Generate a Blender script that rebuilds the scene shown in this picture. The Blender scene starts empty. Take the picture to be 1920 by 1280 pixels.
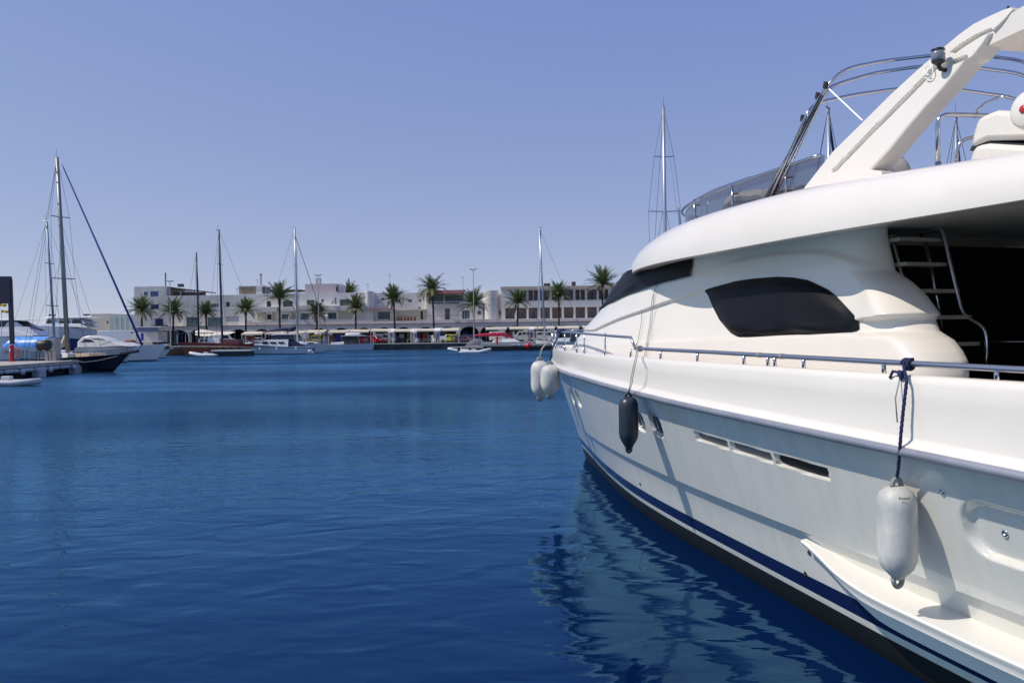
import bpy, bmesh, math, random
import numpy as np
from mathutils import Matrix, Vector, noise
R_=math.radians
scene=bpy.context.scene; COL=scene.collection
# ---------------------------------------------------------------- camera
CAM_H=3.3; FPX=1493.33; PX0,PY0=960.0,621.0; ROLL=R_(0.7)
cam_d=bpy.data.cameras.new('camera'); cam=bpy.data.objects.new('camera',cam_d); COL.objects.link(cam)
cam_d.sensor_width=36; cam_d.lens=28.0; cam_d.shift_y=-19/1920; cam_d.clip_end=4000; cam_d.clip_start=.1
right=Vector((math.cos(ROLL),0,-math.sin(ROLL))); up=Vector((math.sin(ROLL),0,math.cos(ROLL))); back=Vector((0,-1,0))
m=Matrix((right,up,back)).transposed().to_4x4(); m.translation=Vector((0,0,CAM_H)); cam.matrix_world=m
scene.camera=cam
# ---------------------------------------------------------------- light
SUN=Vector((-1.06,-.17,1.30)).normalized()           # towards the sun
SUN_EL=math.asin(SUN.z); SUN_AZ=math.atan2(SUN.x,SUN.y)
world=bpy.data.worlds.new('World'); scene.world=world; world.use_nodes=True
SKY_LIFT=.06; SKY_BAL=[(1.70,.68),(1.81,.60),(4.2,.25)]
wn=world.node_tree.nodes; wl=world.node_tree.links; wn.clear()
wo=wn.new('ShaderNodeOutputWorld'); wb=wn.new('ShaderNodeBackground'); sky=wn.new('ShaderNodeTexSky')
sky.sky_type='NISHITA'; sky.sun_disc=False; sky.sun_elevation=SUN_EL; sky.sun_rotation=SUN_AZ
sky.altitude=0; sky.air_density=1.0; sky.dust_density=0.0; sky.ozone_density=1.0
# look up the sky a little above the true direction (the photo's horizon is free of the yellow ground glow), colours balanced per channel
stc=wn.new('ShaderNodeTexCoord'); smp=wn.new('ShaderNodeMapping'); smp.inputs['Location'].default_value=(0,0,SKY_LIFT); wl.new(stc.outputs['Generated'],smp.inputs[0]); wl.new(smp.outputs[0],sky.inputs[0])
sep=wn.new('ShaderNodeSeparateColor'); cmb=wn.new('ShaderNodeCombineColor'); wl.new(sky.outputs[0],sep.inputs[0])
for i,(gain,gam) in enumerate(SKY_BAL):
    pw=wn.new('ShaderNodeMath'); pw.operation='POWER'; wl.new(sep.outputs[i],pw.inputs[0]); pw.inputs[1].default_value=gam
    ml=wn.new('ShaderNodeMath'); ml.operation='MULTIPLY'; wl.new(pw.outputs[0],ml.inputs[0]); ml.inputs[1].default_value=gain; wl.new(ml.outputs[0],cmb.inputs[i])
wl.new(cmb.outputs[0],wb.inputs[0]); wb.inputs[1].default_value=.1
wl.new(wb.outputs[0],wo.inputs[0])
sd=bpy.data.lights.new('sun','SUN'); sd.energy=3.8; sd.angle=R_(.53); sd.color=(1,.935,.85)
so=bpy.data.objects.new('sun',sd); COL.objects.link(so); so.rotation_euler=SUN.to_track_quat('Z','Y').to_euler(); so.location=(0,0,60)
scene.view_settings.view_transform='Standard'; scene.view_settings.look='None'; scene.view_settings.exposure=0.0; scene.view_settings.gamma=1
# ---------------------------------------------------------------- materials
MATS={}
def mat(name,col,rough=.5,metal=0,spec=.5,coat=0,noise_amt=0,noise_scale=5,bump=0,bump_scale=20,stretch=None,alpha=None,trans=0,emit=None,var=None,sheen=0):
    if name in MATS: return MATS[name]
    mt=bpy.data.materials.new(name); mt.use_nodes=True; nt=mt.node_tree; b=nt.nodes['Principled BSDF']
    c=tuple(col)+(1,) if len(col)==3 else col
    b.inputs['Base Color'].default_value=c; b.inputs['Roughness'].default_value=rough; b.inputs['Metallic'].default_value=metal
    b.inputs['Specular IOR Level'].default_value=spec; b.inputs['Coat Weight'].default_value=coat; b.inputs['Coat Roughness'].default_value=.06
    if sheen: b.inputs['Sheen Weight'].default_value=sheen
    if trans: b.inputs['Transmission Weight'].default_value=trans
    if alpha is not None: b.inputs['Alpha'].default_value=alpha
    if noise_amt or bump:
        tc=nt.nodes.new('ShaderNodeTexCoord'); mp=nt.nodes.new('ShaderNodeMapping'); nt.links.new(tc.outputs['Object'],mp.inputs[0])
        if stretch: mp.inputs['Scale'].default_value=stretch
    if noise_amt:
        n=nt.nodes.new('ShaderNodeTexNoise'); n.inputs['Scale'].default_value=noise_scale; n.inputs['Detail'].default_value=6; n.inputs['Roughness'].default_value=.6
        nt.links.new(mp.outputs[0],n.inputs['Vector'])
        mx=nt.nodes.new('ShaderNodeMix'); mx.data_type='RGBA'
        d=var if var else tuple(max(0,x*(1-noise_amt)) for x in c[:3]); mx.inputs[6].default_value=tuple(d)+(1,); mx.inputs[7].default_value=c
        rp=nt.nodes.new('ShaderNodeValToRGB'); rp.color_ramp.elements[0].position=.35; rp.color_ramp.elements[1].position=.62
        nt.links.new(n.outputs[0],rp.inputs[0]); nt.links.new(rp.outputs[0],mx.inputs[0]); nt.links.new(mx.outputs[2],b.inputs['Base Color'])
    if bump:
        n2=nt.nodes.new('ShaderNodeTexNoise'); n2.inputs['Scale'].default_value=bump_scale; n2.inputs['Detail'].default_value=4
        nt.links.new(mp.outputs[0],n2.inputs['Vector']); bp=nt.nodes.new('ShaderNodeBump'); bp.inputs['Strength'].default_value=bump; bp.inputs['Distance'].default_value=.02
        nt.links.new(n2.outputs[0],bp.inputs['Height']); nt.links.new(bp.outputs[0],b.inputs['Normal'])
    if emit: b.inputs['Emission Color'].default_value=tuple(emit[:3])+(1,); b.inputs['Emission Strength'].default_value=emit[3]
    MATS[name]=mt; return mt
# ---------------------------------------------------------------- mesh building
RM={}
def tag(o,label=None,cat=None,group=None,kind=None):
    if label: o['label']=label
    if cat: o['category']=cat
    if group: o['group']=group
    if kind: o['kind']=kind
    return o
def thing(name,label,cat,loc=(0,0,0),rz=0,group=None):
    o=bpy.data.objects.new(name,None); COL.objects.link(o); o.empty_display_size=.3
    o.location=loc; o.rotation_euler=(0,0,rz); tag(o,label,cat,group)
    RM[o]=Matrix.Translation(Vector(loc))@Matrix.Rotation(rz,4,'Z'); return o
class MB:
    """collects geometry in world (or root local) coordinates"""
    def __init__(s): s.v=[]; s.f=[]; s.m=[]
    def add(s,vs,fs,mi=0):
        k=len(s.v); s.v.extend([tuple(v) for v in vs]); s.f.extend([tuple(i+k for i in f) for f in fs]); s.m.extend([mi]*len(fs)); return s
    def box(s,x0,x1,y0,y1,z0,z1,mi=0):
        if x0>x1:x0,x1=x1,x0
        if y0>y1:y0,y1=y1,y0
        if z0>z1:z0,z1=z1,z0
        return s.add([(x0,y0,z0),(x1,y0,z0),(x1,y1,z0),(x0,y1,z0),(x0,y0,z1),(x1,y0,z1),(x1,y1,z1),(x0,y1,z1)],
          [(0,3,2,1),(4,5,6,7),(0,1,5,4),(1,2,6,5),(2,3,7,6),(3,0,4,7)],mi)
    def obox(s,c,ax,ay,az,mi=0):   # oriented box: centre, half axis vectors
        c=Vector(c);ax=Vector(ax);ay=Vector(ay);az=Vector(az)
        vs=[c+ax*i+ay*j+az*k for k in(-1,1) for j in(-1,1) for i in(-1,1)]
        return s.add(vs,[(0,2,3,1),(4,5,7,6),(0,1,5,4),(1,3,7,5),(3,2,6,7),(2,0,4,6)],mi)
    def tube(s,pts,r,n=8,mi=0,cap=True,close=False):
        P=[Vector(p) for p in pts]; rs=r if isinstance(r,(list,tuple)) else [r]*len(P)
        k=len(s.v); L=len(P); prev=None
        for i,p in enumerate(P):
            if close: t=(P[(i+1)%L]-P[i-1])
            else: t=(P[min(i+1,L-1)]-P[max(i-1,0)])
            if t.length<1e-9:t=Vector((0,0,1))
            t.normalize()
            if prev is None:
                a=Vector((0,0,1)) if abs(t.z)<.9 else Vector((1,0,0)); u=t.cross(a).normalized()
            else:
                u=(prev-t*prev.dot(t)); u=u.normalized() if u.length>1e-6 else t.orthogonal().normalized()
            prev=u; w=t.cross(u)
            for j in range(n):
                a=2*math.pi*j/n; s.v.append(tuple(p+(u*math.cos(a)+w*math.sin(a))*rs[i]))
        for i in range(L if close else L-1):
            i2=(i+1)%L
            for j in range(n):
                s.f.append((k+i*n+j,k+i*n+(j+1)%n,k+i2*n+(j+1)%n,k+i2*n+j)); s.m.append(mi)
        if cap and not close:
            s.f.append(tuple(k+j for j in range(n))[::-1]); s.m.append(mi)
            s.f.append(tuple(k+(L-1)*n+j for j in range(n))); s.m.append(mi)
        return s
    def lathe(s,prof,n=16,c=(0,0,0),mi=0,axis='Z'):
        k=len(s.v)
        for (r,z) in prof:
            for j in range(n):
                a=2*math.pi*j/n; x,y,q=r*math.cos(a),r*math.sin(a),z
                if axis=='X': x,y,q=q,x,y
                if axis=='Y': x,y,q=x,q,y
                s.v.append((c[0]+x,c[1]+y,c[2]+q))
        for i in range(len(prof)-1):
            for j in range(n):
                s.f.append((k+i*n+j,k+i*n+(j+1)%n,k+(i+1)*n+(j+1)%n,k+(i+1)*n+j)); s.m.append(mi)
        s.f.append(tuple(k+j for j in range(n))[::-1]); s.m.append(mi)
        s.f.append(tuple(k+(len(prof)-1)*n+j for j in range(n))); s.m.append(mi)
        return s
    def prism(s,poly,d,mi=0):   # poly: list of 3D points, d: extrusion vector
        P=[Vector(p) for p in poly]; d=Vector(d); n=len(P)
        return s.add(P+[p+d for p in P],[tuple(range(n))[::-1],tuple(range(n,2*n))]+[(i,(i+1)%n,n+(i+1)%n,n+i) for i in range(n)],mi)
    def grid(s,rows,mi=0,mif=None,closed=False):
        k=len(s.v); nr=len(rows); nc=len(rows[0])
        for r in rows: s.v.extend([tuple(p) for p in r])
        for i in range(nr-1):
            for j in range(nc if closed else nc-1):
                j2=(j+1)%nc
                s.f.append((k+i*nc+j,k+i*nc+j2,k+(i+1)*nc+j2,k+(i+1)*nc+j)); s.m.append(mif(i,j) if mif else mi)
        return s
    def xf(s,M): s.v=[tuple(M@Vector(v)) for v in s.v]; return s
    def build(s,name,mats,parent=None,smooth=False,local=False,base=None,auto=None,bevel=0):
        me=bpy.data.meshes.new(name); vs=s.v
        o=bpy.data.objects.new(name,me)
        if parent is not None:
            if not local:
                Mi=RM[parent].inverted(); vs=[tuple(Mi@Vector(v)) for v in vs]
            o.parent=parent
            RM[o]=RM[parent]          # sub-parts share the root frame (part sits at the root's origin)
        else:
            if base is None and not local:
                a=np.array(vs); base=((a[:,0].min()+a[:,0].max())/2,(a[:,1].min()+a[:,1].max())/2,a[:,2].min())
            base=base or (0,0,0); vs=[(v[0]-base[0],v[1]-base[1],v[2]-base[2]) for v in vs]; o.location=base
            RM[o]=Matrix.Translation(Vector(base))
        me.from_pydata(vs,[],s.f)
        ml=mats if isinstance(mats,(list,tuple)) else [mats]
        for m_ in ml: me.materials.append(m_)
        if len(ml)>1: me.polygons.foreach_set('material_index',s.m)
        bm=bmesh.new(); bm.from_mesh(me); bmesh.ops.recalc_face_normals(bm,faces=bm.faces) if not getattr(s,'norecalc',False) else None; bm.to_mesh(me); bm.free()
        if smooth or auto:
            me.polygons.foreach_set('use_smooth',[True]*len(me.polygons))
            if auto: me.set_sharp_from_angle(angle=R_(auto))
        me.update()
        if bevel:
            bv=o.modifiers.new('bevel','BEVEL'); bv.width=bevel; bv.segments=2; bv.limit_method='ANGLE'
        COL.objects.link(o); return o
def copy_tree(o,parent=None):
    c=o.copy(); COL.objects.link(c)
    if parent is not None: c.parent=parent
    for ch in list(o.children): copy_tree(ch,c)
    return c
def pch(x,y,xq):
    x=np.asarray(x,float);y=np.asarray(y,float);h=np.diff(x);dl=np.diff(y)/h;m=np.zeros_like(y);m[0]=dl[0];m[-1]=dl[-1]
    for i in range(1,len(x)-1):
        if dl[i-1]*dl[i]>0:
            w1=2*h[i]+h[i-1];w2=h[i]+2*h[i-1];m[i]=(w1+w2)/(w1/dl[i-1]+w2/dl[i])
    xq=np.clip(np.asarray(xq,float),x[0],x[-1]);i=np.clip(np.searchsorted(x,xq,side='right')-1,0,len(x)-2);t=(xq-x[i])/h[i]
    return (2*t**3-3*t**2+1)*y[i]+(t**3-2*t**2+t)*h[i]*m[i]+(-2*t**3+3*t**2)*y[i+1]+(t**3-t**2)*h[i]*m[i+1]
def sstep(a,b,x):
    t=min(1,max(0,(x-a)/(b-a))); return t*t*(3-2*t)
# survey of the place: where a sight line from the quay meets a vertical plane (distance Y) or a level (z)
def sight(px,py): 
    return Vector((0,1,0))+right*((px-PX0)/FPX)-up*((py-PY0)/FPX)
def at(px,py,Y): 
    r=sight(px,py); return Vector((0,0,CAM_H))+r*(Y/r.y)
def atz(px,py,z=0):
    r=sight(px,py); return Vector((0,0,CAM_H))+r*((z-CAM_H)/r.z)
# ---------------------------------------------------------------- water
def water_mat():
    mt=bpy.data.materials.new('sea_water'); mt.use_nodes=True; nt=mt.node_tree; b=nt.nodes['Principled BSDF']; N=nt.nodes.new; L=nt.links.new
    b.inputs['Base Color'].default_value=(.0012,.019,.062,1); b.inputs['Roughness'].default_value=.035; b.inputs['IOR'].default_value=1.33
    b.inputs['Specular IOR Level'].default_value=.5; b.inputs['Specular Tint'].default_value=(.42,.80,1,1)
    tc=N('ShaderNodeTexCoord')
    def nz(scale,st,det,rot=0,rough=.5,dist=0.0):
        mp=N('ShaderNodeMapping'); mp.inputs['Scale'].default_value=st; mp.inputs['Rotation'].default_value=(0,0,rot)
        L(tc.outputs['Object'],mp.inputs[0]); n=N('ShaderNodeTexNoise'); n.inputs['Scale'].default_value=scale; n.inputs['Detail'].default_value=det
        n.inputs['Roughness'].default_value=rough; n.inputs['Distortion'].default_value=dist; L(mp.outputs[0],n.inputs['Vector']); return n.outputs[0]
    a=nz(.33,(1,1.5,1),1.5,.35,.5,.4); c=nz(.95,(1,1.7,1),1.0,-.25,.5,.7); d=nz(3.2,(1,2.0,1),3,.15,.6,.3)
    def mul(x,k): q=N('ShaderNodeMath'); q.operation='MULTIPLY'; L(x,q.inputs[0]); q.inputs[1].default_value=k; return q.outputs[0]
    def add(x,y): q=N('ShaderNodeMath'); q.operation='ADD'; L(x,q.inputs[0]); L(y,q.inputs[1]); return q.outputs[0]
    e=nz(2.3,(1,1.8,1),2,-.1,.55,.4)
    # patches where the breeze ruffles the surface more
    pt=nz(.035,(1,2.5,1),2,.1); rp=N('ShaderNodeMapRange'); rp.inputs[1].default_value=.38; rp.inputs[2].default_value=.62; rp.inputs[3].default_value=.35; rp.inputs[4].default_value=1.3
    L(pt,rp.inputs[0])
    sx=N('ShaderNodeSeparateXYZ'); L(tc.outputs['Object'],sx.inputs[0])
    # the lee of the yacht is calm; the open basin is ruffled by the breeze
    ry=N('ShaderNodeMapRange'); ry.interpolation_type='SMOOTHSTEP'; ry.inputs[1].default_value=9; ry.inputs[2].default_value=80; ry.inputs[3].default_value=.012; ry.inputs[4].default_value=1.0
    mm=N('ShaderNodeMath'); mm.operation='MULTIPLY_ADD'; L(sx.outputs[0],mm.inputs[0]); mm.inputs[1].default_value=-1.1; L(sx.outputs[1],mm.inputs[2]); L(mm.outputs[0],ry.inputs[0])
    q1=N('ShaderNodeMath'); q1.operation='MULTIPLY'; L(ry.outputs[0],q1.inputs[0]); L(rp.outputs[0],q1.inputs[1])
    q=N('ShaderNodeMath'); q.operation='MULTIPLY'; L(mul(d,.14),q.inputs[0]); L(q1.outputs[0],q.inputs[1])
    h=add(add(add(mul(a,.055),mul(c,.026)),q.outputs[0]),mul(e,.0045))
    bp=N('ShaderNodeBump'); bp.inputs['Strength'].default_value=1; bp.inputs['Distance'].default_value=1.0; L(h,bp.inputs['Height']); 
    b.inputs['Specular IOR Level'].default_value=0; b.inputs['Base Color'].default_value=(.0008,.0095,.050,1); b.inputs['Roughness'].default_value=1
    gl=N('ShaderNodeBsdfGlossy'); gl.inputs['Color'].default_value=(.37,.77,1,1); rr=N('ShaderNodeMapRange'); rr.inputs[1].default_value=.15; rr.inputs[2].default_value=1; rr.inputs[3].default_value=.03; rr.inputs[4].default_value=.23; L(ry.outputs[0],rr.inputs[0]); L(rr.outputs[0],gl.inputs['Roughness']); L(bp.outputs[0],gl.inputs['Normal'])
    fr=N('ShaderNodeFresnel'); fr.inputs['IOR'].default_value=1.52; L(bp.outputs[0],fr.inputs['Normal'])
    mx=N('ShaderNodeMixShader'); L(fr.outputs[0],mx.inputs[0]); L(b.outputs[0],mx.inputs[1]); L(gl.outputs[0],mx.inputs[2]); L(mx.outputs[0],nt.nodes['Material Output'].inputs[0])
    return mt
wb_=MB(); wb_.add([(-2500,-300,0),(2500,-300,0),(2500,3500,0),(-2500,3500,0)],[(0,1,2,3)])
tag(wb_.build('sea_water',water_mat(),base=(0,0,0)),kind='structure')
sb=MB(); sb.add([(-2500,-300,-7),(2500,-300,-7),(2500,3500,-7),(-2500,3500,-7)],[(0,1,2,3)])
# ================================================================ MOTOR YACHT
KY=CAM_H/2.8; YTH=R_(17)
W0=atz(1098,858,0)
YW=thing('motor_yacht','large white motor yacht with a black covered side window and slanting radar arch','yacht',tuple(W0),YTH+math.pi/2)
def Lc(s,y,z): return (-s*KY,y*KY,z*KY)           # yacht drawing units (s aft of stem, y to port, z up) -> root-local metres
def yhit(px,py,f):
    """where a sight line meets the surface y=f(s,z) of the drawing"""
    r=sight(px,py); Mi=RM[YW].inverted(); o=Mi@Vector((0,0,CAM_H)); d=Mi.to_3x3()@r
    if not callable(f):
        t=(f*KY-o.y)/d.y; p=o+d*t; return (-p.x/KY,p.y/KY,p.z/KY)
    prev=None; t=3.5
    while t<50:
        p=o+d*t; s,y,z=-p.x/KY,p.y/KY,p.z/KY; g=y-f(s,z)
        if prev is not None and prev>0 and g<=0:
            a,b=t-.08,t
            for _ in range(22):
                mm=(a+b)/2; p=o+d*mm
                if p.y/KY-f(-p.x/KY,p.z/KY)>0:a=mm
                else:b=mm
            return (-p.x/KY,p.y/KY,p.z/KY)
        prev=g; t+=.08
    return None
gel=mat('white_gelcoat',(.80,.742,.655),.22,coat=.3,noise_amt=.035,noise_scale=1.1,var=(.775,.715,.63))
def hull_mat():
    # gelcoat of the topsides: faint vertical run marks below the rail
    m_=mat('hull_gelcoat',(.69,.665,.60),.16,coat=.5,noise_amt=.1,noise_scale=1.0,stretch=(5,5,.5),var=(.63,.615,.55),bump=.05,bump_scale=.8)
    return m_
hullm=hull_mat()
antif=mat('antifouling',(.012,.015,.016),.45,spec=.2,noise_amt=.5,noise_scale=6,stretch=(1,1,6),var=(.016,.015,.012)); navy=mat('navy_stripe',(.006,.013,.06),.2,coat=.3)
steel=mat('polished_steel',(.55,.56,.58),.16,1.0); steelrub=mat('rub_strake_steel',(.36,.37,.41),.4,.5,noise_amt=.15,noise_scale=3)
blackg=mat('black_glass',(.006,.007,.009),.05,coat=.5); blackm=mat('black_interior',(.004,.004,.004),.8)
dark=mat('dark_rubber',(.02,.02,.022),.6); whitep=mat('white_plastic',(.8,.79,.76),.35)
D_=[0,.05,.3,.8,1.5,2.5,4,5.5,7,8.5,10,11.5,13,16,19]
LZ=[-.7,0,.95,2.03,2.46,2.6]; STEM=[.5,0,-.72,-1.40,-1.66,-1.7]
LY=[[0,.01,.05,.12,.22,.38,.60,.80,.95,1.05,1.12,1.15,1.15,1.15,1.12],
 [0,.02,.08,.19,.36,.61,.97,1.26,1.43,1.53,1.64,1.75,1.80,1.83,1.81],
 [0,.04,.15,.33,.56,.86,1.24,1.53,1.74,1.89,1.98,2.03,2.06,2.08,2.06],
 [0,.10,.26,.45,.69,1.00,1.42,1.76,2.03,2.20,2.31,2.36,2.38,2.38,2.35],
 [0,.13,.32,.53,.78,1.10,1.51,1.84,2.09,2.26,2.36,2.41,2.42,2.42,2.4],
 [0,.13,.32,.53,.78,1.10,1.51,1.84,2.09,2.26,2.36,2.40,2.41,2.41,2.4]]
_dd=np.linspace(0,20,2001); _LV=[pch(D_,LY[k],_dd) for k in range(6)]
_zz=np.linspace(-.7,2.6,400); _st=pch(LZ,STEM,_zz)
def stem(z): return float(np.interp(z,_zz,_st))
def hully(s,z):
    d=max(0,s-stem(z)); i=min(1999,int(d*100)); t=min(1,d*100-i)
    ys=[l[i]*(1-t)+l[i+1]*t for l in _LV]; return float(np.interp(min(max(z,-.7),2.6),LZ,ys))
def zrub(s): return float(np.interp(s,[-1.5,5,7,8.7,10,13,17],[2.07,2.05,2.01,1.975,1.955,1.90,1.84]))
YEND=15.6
def sd_rr(s,z,cs,cz,hs_,hz_,rr,tilt=0):
    ds=s-cs; dz=z-cz; c,q=math.cos(tilt),math.sin(tilt); u=ds*c+dz*q; v=-ds*q+dz*c
    a=abs(u)-hs_+rr; b=abs(v)-hz_+rr
    return math.hypot(max(a,0),max(b,0))+min(max(a,b),0)-rr
PORTS=[(2.25,1.56,.15,.135,.11),(3.15,1.585,.16,.135,.11),(6.85,1.62,.16,.135,.11),(7.42,1.625,.165,.14,.11),(13.9,1.5,.17,.14,.11)]
VENTS=[(8.86,1.625,.34,.044,.012),(9.62,1.61,.35,.046,.012),(10.40,1.595,.36,.052,.012)]
POCK=(12.92,1.462,.83,.185,.17)
def hrelief(s,z):
    r=0
    if z<.95: r-=.055*sstep(.95,.935,z)*sstep(.2,.85,z)*sstep(0,2,s) if z>.2 else 0
    if 1.2<z<1.9:
        for (cs,cz,a,b,rr) in PORTS:
            if abs(s-cs)<.4: r-=.055*sstep(.02,-.012,sd_rr(s,z,cs,cz,a,b,rr,-.03))
        for (cs,cz,a,b,rr) in VENTS:
            if abs(s-cs)<.5: r-=.05*sstep(.006,-.006,sd_rr(s,z,cs,cz,a,b,rr,-.03))
        if s>11.9: r-=.06*sstep(.02,-.03,sd_rr(s,z,*POCK,-.02))
    return r
def hullgrid(side,dense):
    if dense: ss=list(np.linspace(0,.15,40))+list(np.linspace(.15,.9,860)[1:])+list(np.linspace(.9,1,24)[1:])
    else: ss=list(np.linspace(0,1,90))
    # rows
    zr=[-.7,-.35,-.05,.08,.16,.245]+[.31]+list(np.linspace(.31,.465,3)[1:])+list(np.linspace(.465,.935,12)[1:])+[.942,.95]
    n1=len(zr); nz=104 if dense else 16
    rows=[];lab=[]
    for k in range(n1+nz):
        row=[]
        for u in ss:
            z=zr[k] if k<n1 else None
            s0=-.3
            if z is None:
                t=(k-n1+1)/nz
                # bow-side estimate of s to bend rows with the sheer
                s=stem(1.9)+(YEND-stem(1.9))*(u**1.25); z=.95+(zrub(s)+.04-.95)*t
            s=stem(z)+(YEND-stem(z))*(u**1.25)
            y=hully(s,z)+(hrelief(s,z) if dense else 0)
            row.append(Lc(s,side*y,z))
        rows.append(row)
    return rows,n1
hb=MB()
rows,n1=hullgrid(1,True)
def hm(i,j): 
    z=(-9,-.35,-.05,.1,.2,.33)
    return 1 if i<5 else (0 if i==5 else (2 if i<8 else 0))
hb.grid(rows,mif=hm)
rows2,_=hullgrid(-1,False); hb.grid(rows2,mif=hm)
# transom
tr=[r[-1] for r in rows[::8]]+[rows[-1][-1]]; tr2=[(p[0],-p[1],p[2]) for p in tr]
hb.grid([tr,tr2]); 
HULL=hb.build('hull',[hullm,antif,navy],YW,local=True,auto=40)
def surf(f,off=0.0):
    return lambda s,z:(s,f(s,z)+off,z)
def rr_patch(mb,cs,cz,a,b,rr,f,off,tilt=0,n=28,rings=3,mi=0,side=1):
    pts=[]
    for j in range(n):
        t=2*math.pi*j/n; c,q=math.cos(t),math.sin(t); u=abs(c)**.55*math.copysign(a,c); v=abs(q)**.55*math.copysign(b,q)
        pts.append((u*math.cos(tilt)-v*math.sin(tilt),u*math.sin(tilt)+v*math.cos(tilt)))
    k=len(mb.v); mb.v.append(Lc(cs,side*(f(cs,cz)+off),cz))
    for r in range(1,rings+1):
        for (u,v) in pts:
            s,z=cs+u*r/rings,cz+v*r/rings; mb.v.append(Lc(s,side*(f(s,z)+off),z))
    for j in range(n): mb.f.append((k,k+1+j,k+1+(j+1)%n)); mb.m.append(mi)
    for r in range(rings-1):
        for j in range(n):
            q=k+1+r*n; mb.f.append((q+j,q+n+j,q+n+(j+1)%n,q+(j+1)%n)); mb.m.append(mi)
for (cs,cz,a,b,rr) in PORTS:
    g=MB(); rr_patch(g,cs,cz,a-.035,b-.03,rr,hully,-.050,.03); p=g.build('porthole',blackg,YW,local=True,smooth=True)
    g=MB(); pts=[]
    for j in range(28):
        t=2*math.pi*j/28; c,q=math.cos(t),math.sin(t); u=abs(c)**.6*math.copysign(a-.03,c); v=abs(q)**.6*math.copysign(b-.025,q); pts.append(Lc(cs+u,hully(cs+u,cz+v)-.045,cz+v))
    g.tube(pts,.014,6,close=True); g.build('rim',steel,p,local=True,smooth=True)
for k,(cs,cz,a,b,rr) in enumerate(VENTS):
    g=MB(); rr_patch(g,cs,cz+.008,a-.004,b-.004,.02,hully,-.042,-.03,n=24); g.build('air_vent',mat('vent_grey',(.12,.12,.115),.5) if k<2 else blackm,YW,local=True)
# small through-hull fittings
for (px,py) in ((1767,921),(1871,1001),(1197,907),(1507,1075),(1509,1036)):
    h_=yhit(px,py,hully)
    if h_:
        s,y,z=h_; yy=hully(s,z)+hrelief(s,z); g=MB(); 
        g.lathe([(.002,-.012),(.028,-.012),(.03,.004),(.022,.01),(.012,.012),(.011,-.006),(.001,-.006)],14,axis='Y'); g.xf(Matrix.Translation(Vector(Lc(s,yy,z))))
        g.build('drain_fitting',steel if px>1700 else dark,YW,local=True,smooth=True)
# ---- sweep helper around the bow
def plan_line(inset,z0,s_end=YEND,n=170,both=True):
    P=[]
    st_=stem(z0)
    for u in np.linspace(0,1,n):
        s=st_+(s_end-st_)*(u**1.9); P.append((s,hully(s,z0)))
    P[0]=(st_,0.0)
    full=[(s,y) for s,y in P[::-1]]+([(s,-y) for s,y in P[1:]] if both else [])
    out=[]
    for i,(s,y) in enumerate(full):
        a=full[max(i-1,0)]; b=full[min(i+1,len(full)-1)]; tx,ty=b[0]-a[0],b[1]-a[1]; l=math.hypot(tx,ty) or 1
        nx,ny=-ty/l,tx/l     # port->bow->starboard: outward normal
        if nx*0+ny*y<0 and abs(y)>.3: nx,ny=-nx,-ny
        if abs(y)<=.3 and nx>0: nx,ny=-nx,-ny
        out.append((s,y,nx,ny))
    return [(s+nx*(-inset),y+ny*(-inset)) for s,y,nx,ny in out],[(nx,ny) for s,y,nx,ny in out]
def sweep(mb,plan,section,mi=0,mif=None):
    pl,nr=plan; rows=[]
    for k,sec in enumerate(section):
        row=[]
        for (s,y),(nx,ny) in zip(pl,nr):
            off,z=sec[0],sec[1]
            zz=z(s) if callable(z) else z
            row.append(Lc(s+nx*off,y+ny*off,zz))
        rows.append(row)
    return mb.grid(rows,mi,mif)
BT=2.46
base_pl=plan_line(0,2.2)
g=MB()
def zr_(d): return lambda s:zrub(s)+d
sweep(g,base_pl,[(-.03,zr_(-.03)),(.058,zr_(.0)),(.062,zr_(.05)),(.055,zr_(.058)),(.008,zr_(.095)),(.004,zr_(.115)),(0,2.28),(.002,2.40),(-.012,2.44),(-.035,BT),(-.09,BT+.004),(-.12,2.445),(-.13,2.42),(-.13,1.99)])
g.build('bulwark',gel,YW,local=True,auto=50)
g=MB(); sec=[]
for j in range(9):
    a=math.pi*(j/8)-math.pi/2; sec.append((.055+.036*math.cos(a),zr_(.012+.036*math.sin(a))))
sweep(g,base_pl,sec); g.build('rub_strake',steelrub,YW,local=True,smooth=True)
# foredeck and side decks
g=MB(); rows=[]
for s in list(np.linspace(-1.5,5,50))+list(np.linspace(5.2,YEND,40)):
    w=max(.02,hully(s,2.2)-.1); rows.append([Lc(s,w*k,2.0+.05*(1-k*k)) for k in np.linspace(-1,1,9)])
g.grid(rows); g.build('deck',mat('deck_white',(.72,.71,.67),.5),YW,local=True,auto=40)
# ---- spray shelf moulded along the quarter
hh=lambda s:hully(s,.72)
def shelf_w(s): return .02+.27*sstep(10.05,11.3,s)**.75
g=MB(); ssl=list(np.linspace(10.08,11.6,34))+list(np.linspace(11.7,YEND,40)); rows=[]
for s in ssl:
    w=shelf_w(s); zt=np.interp(s,[10.08,10.7,11.4,12.2,13.1,15.6],[.86,.78,.745,.735,.735,.74]); k=min(1,(s-10.08)/1.0)
    zb=zt-.04-.24*(k**.8); yi=hully(s,zt)-.06
    yo=hully(s,zt)+w; sec=[(yi,zt+.012),(yo-.012,zt),(yo,zt-.012),(yo-.004,zt-.03),(yo-.022,zt-.05),(yo-.028,zt-.085*k-.01),(yo-.055,zt-.1*k-.012),(yo-.06-.10*k,(zt+zb)/2),(yo-.11-.10*k,zb),(hully(s,zb)-.04,zb-.03)]
    rows.append([Lc(s,y,z) for y,z in sec])
g.grid(rows); rows=[[(p[0],-p[1],p[2]) for p in r] for r in rows]; g.grid(rows)
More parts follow.
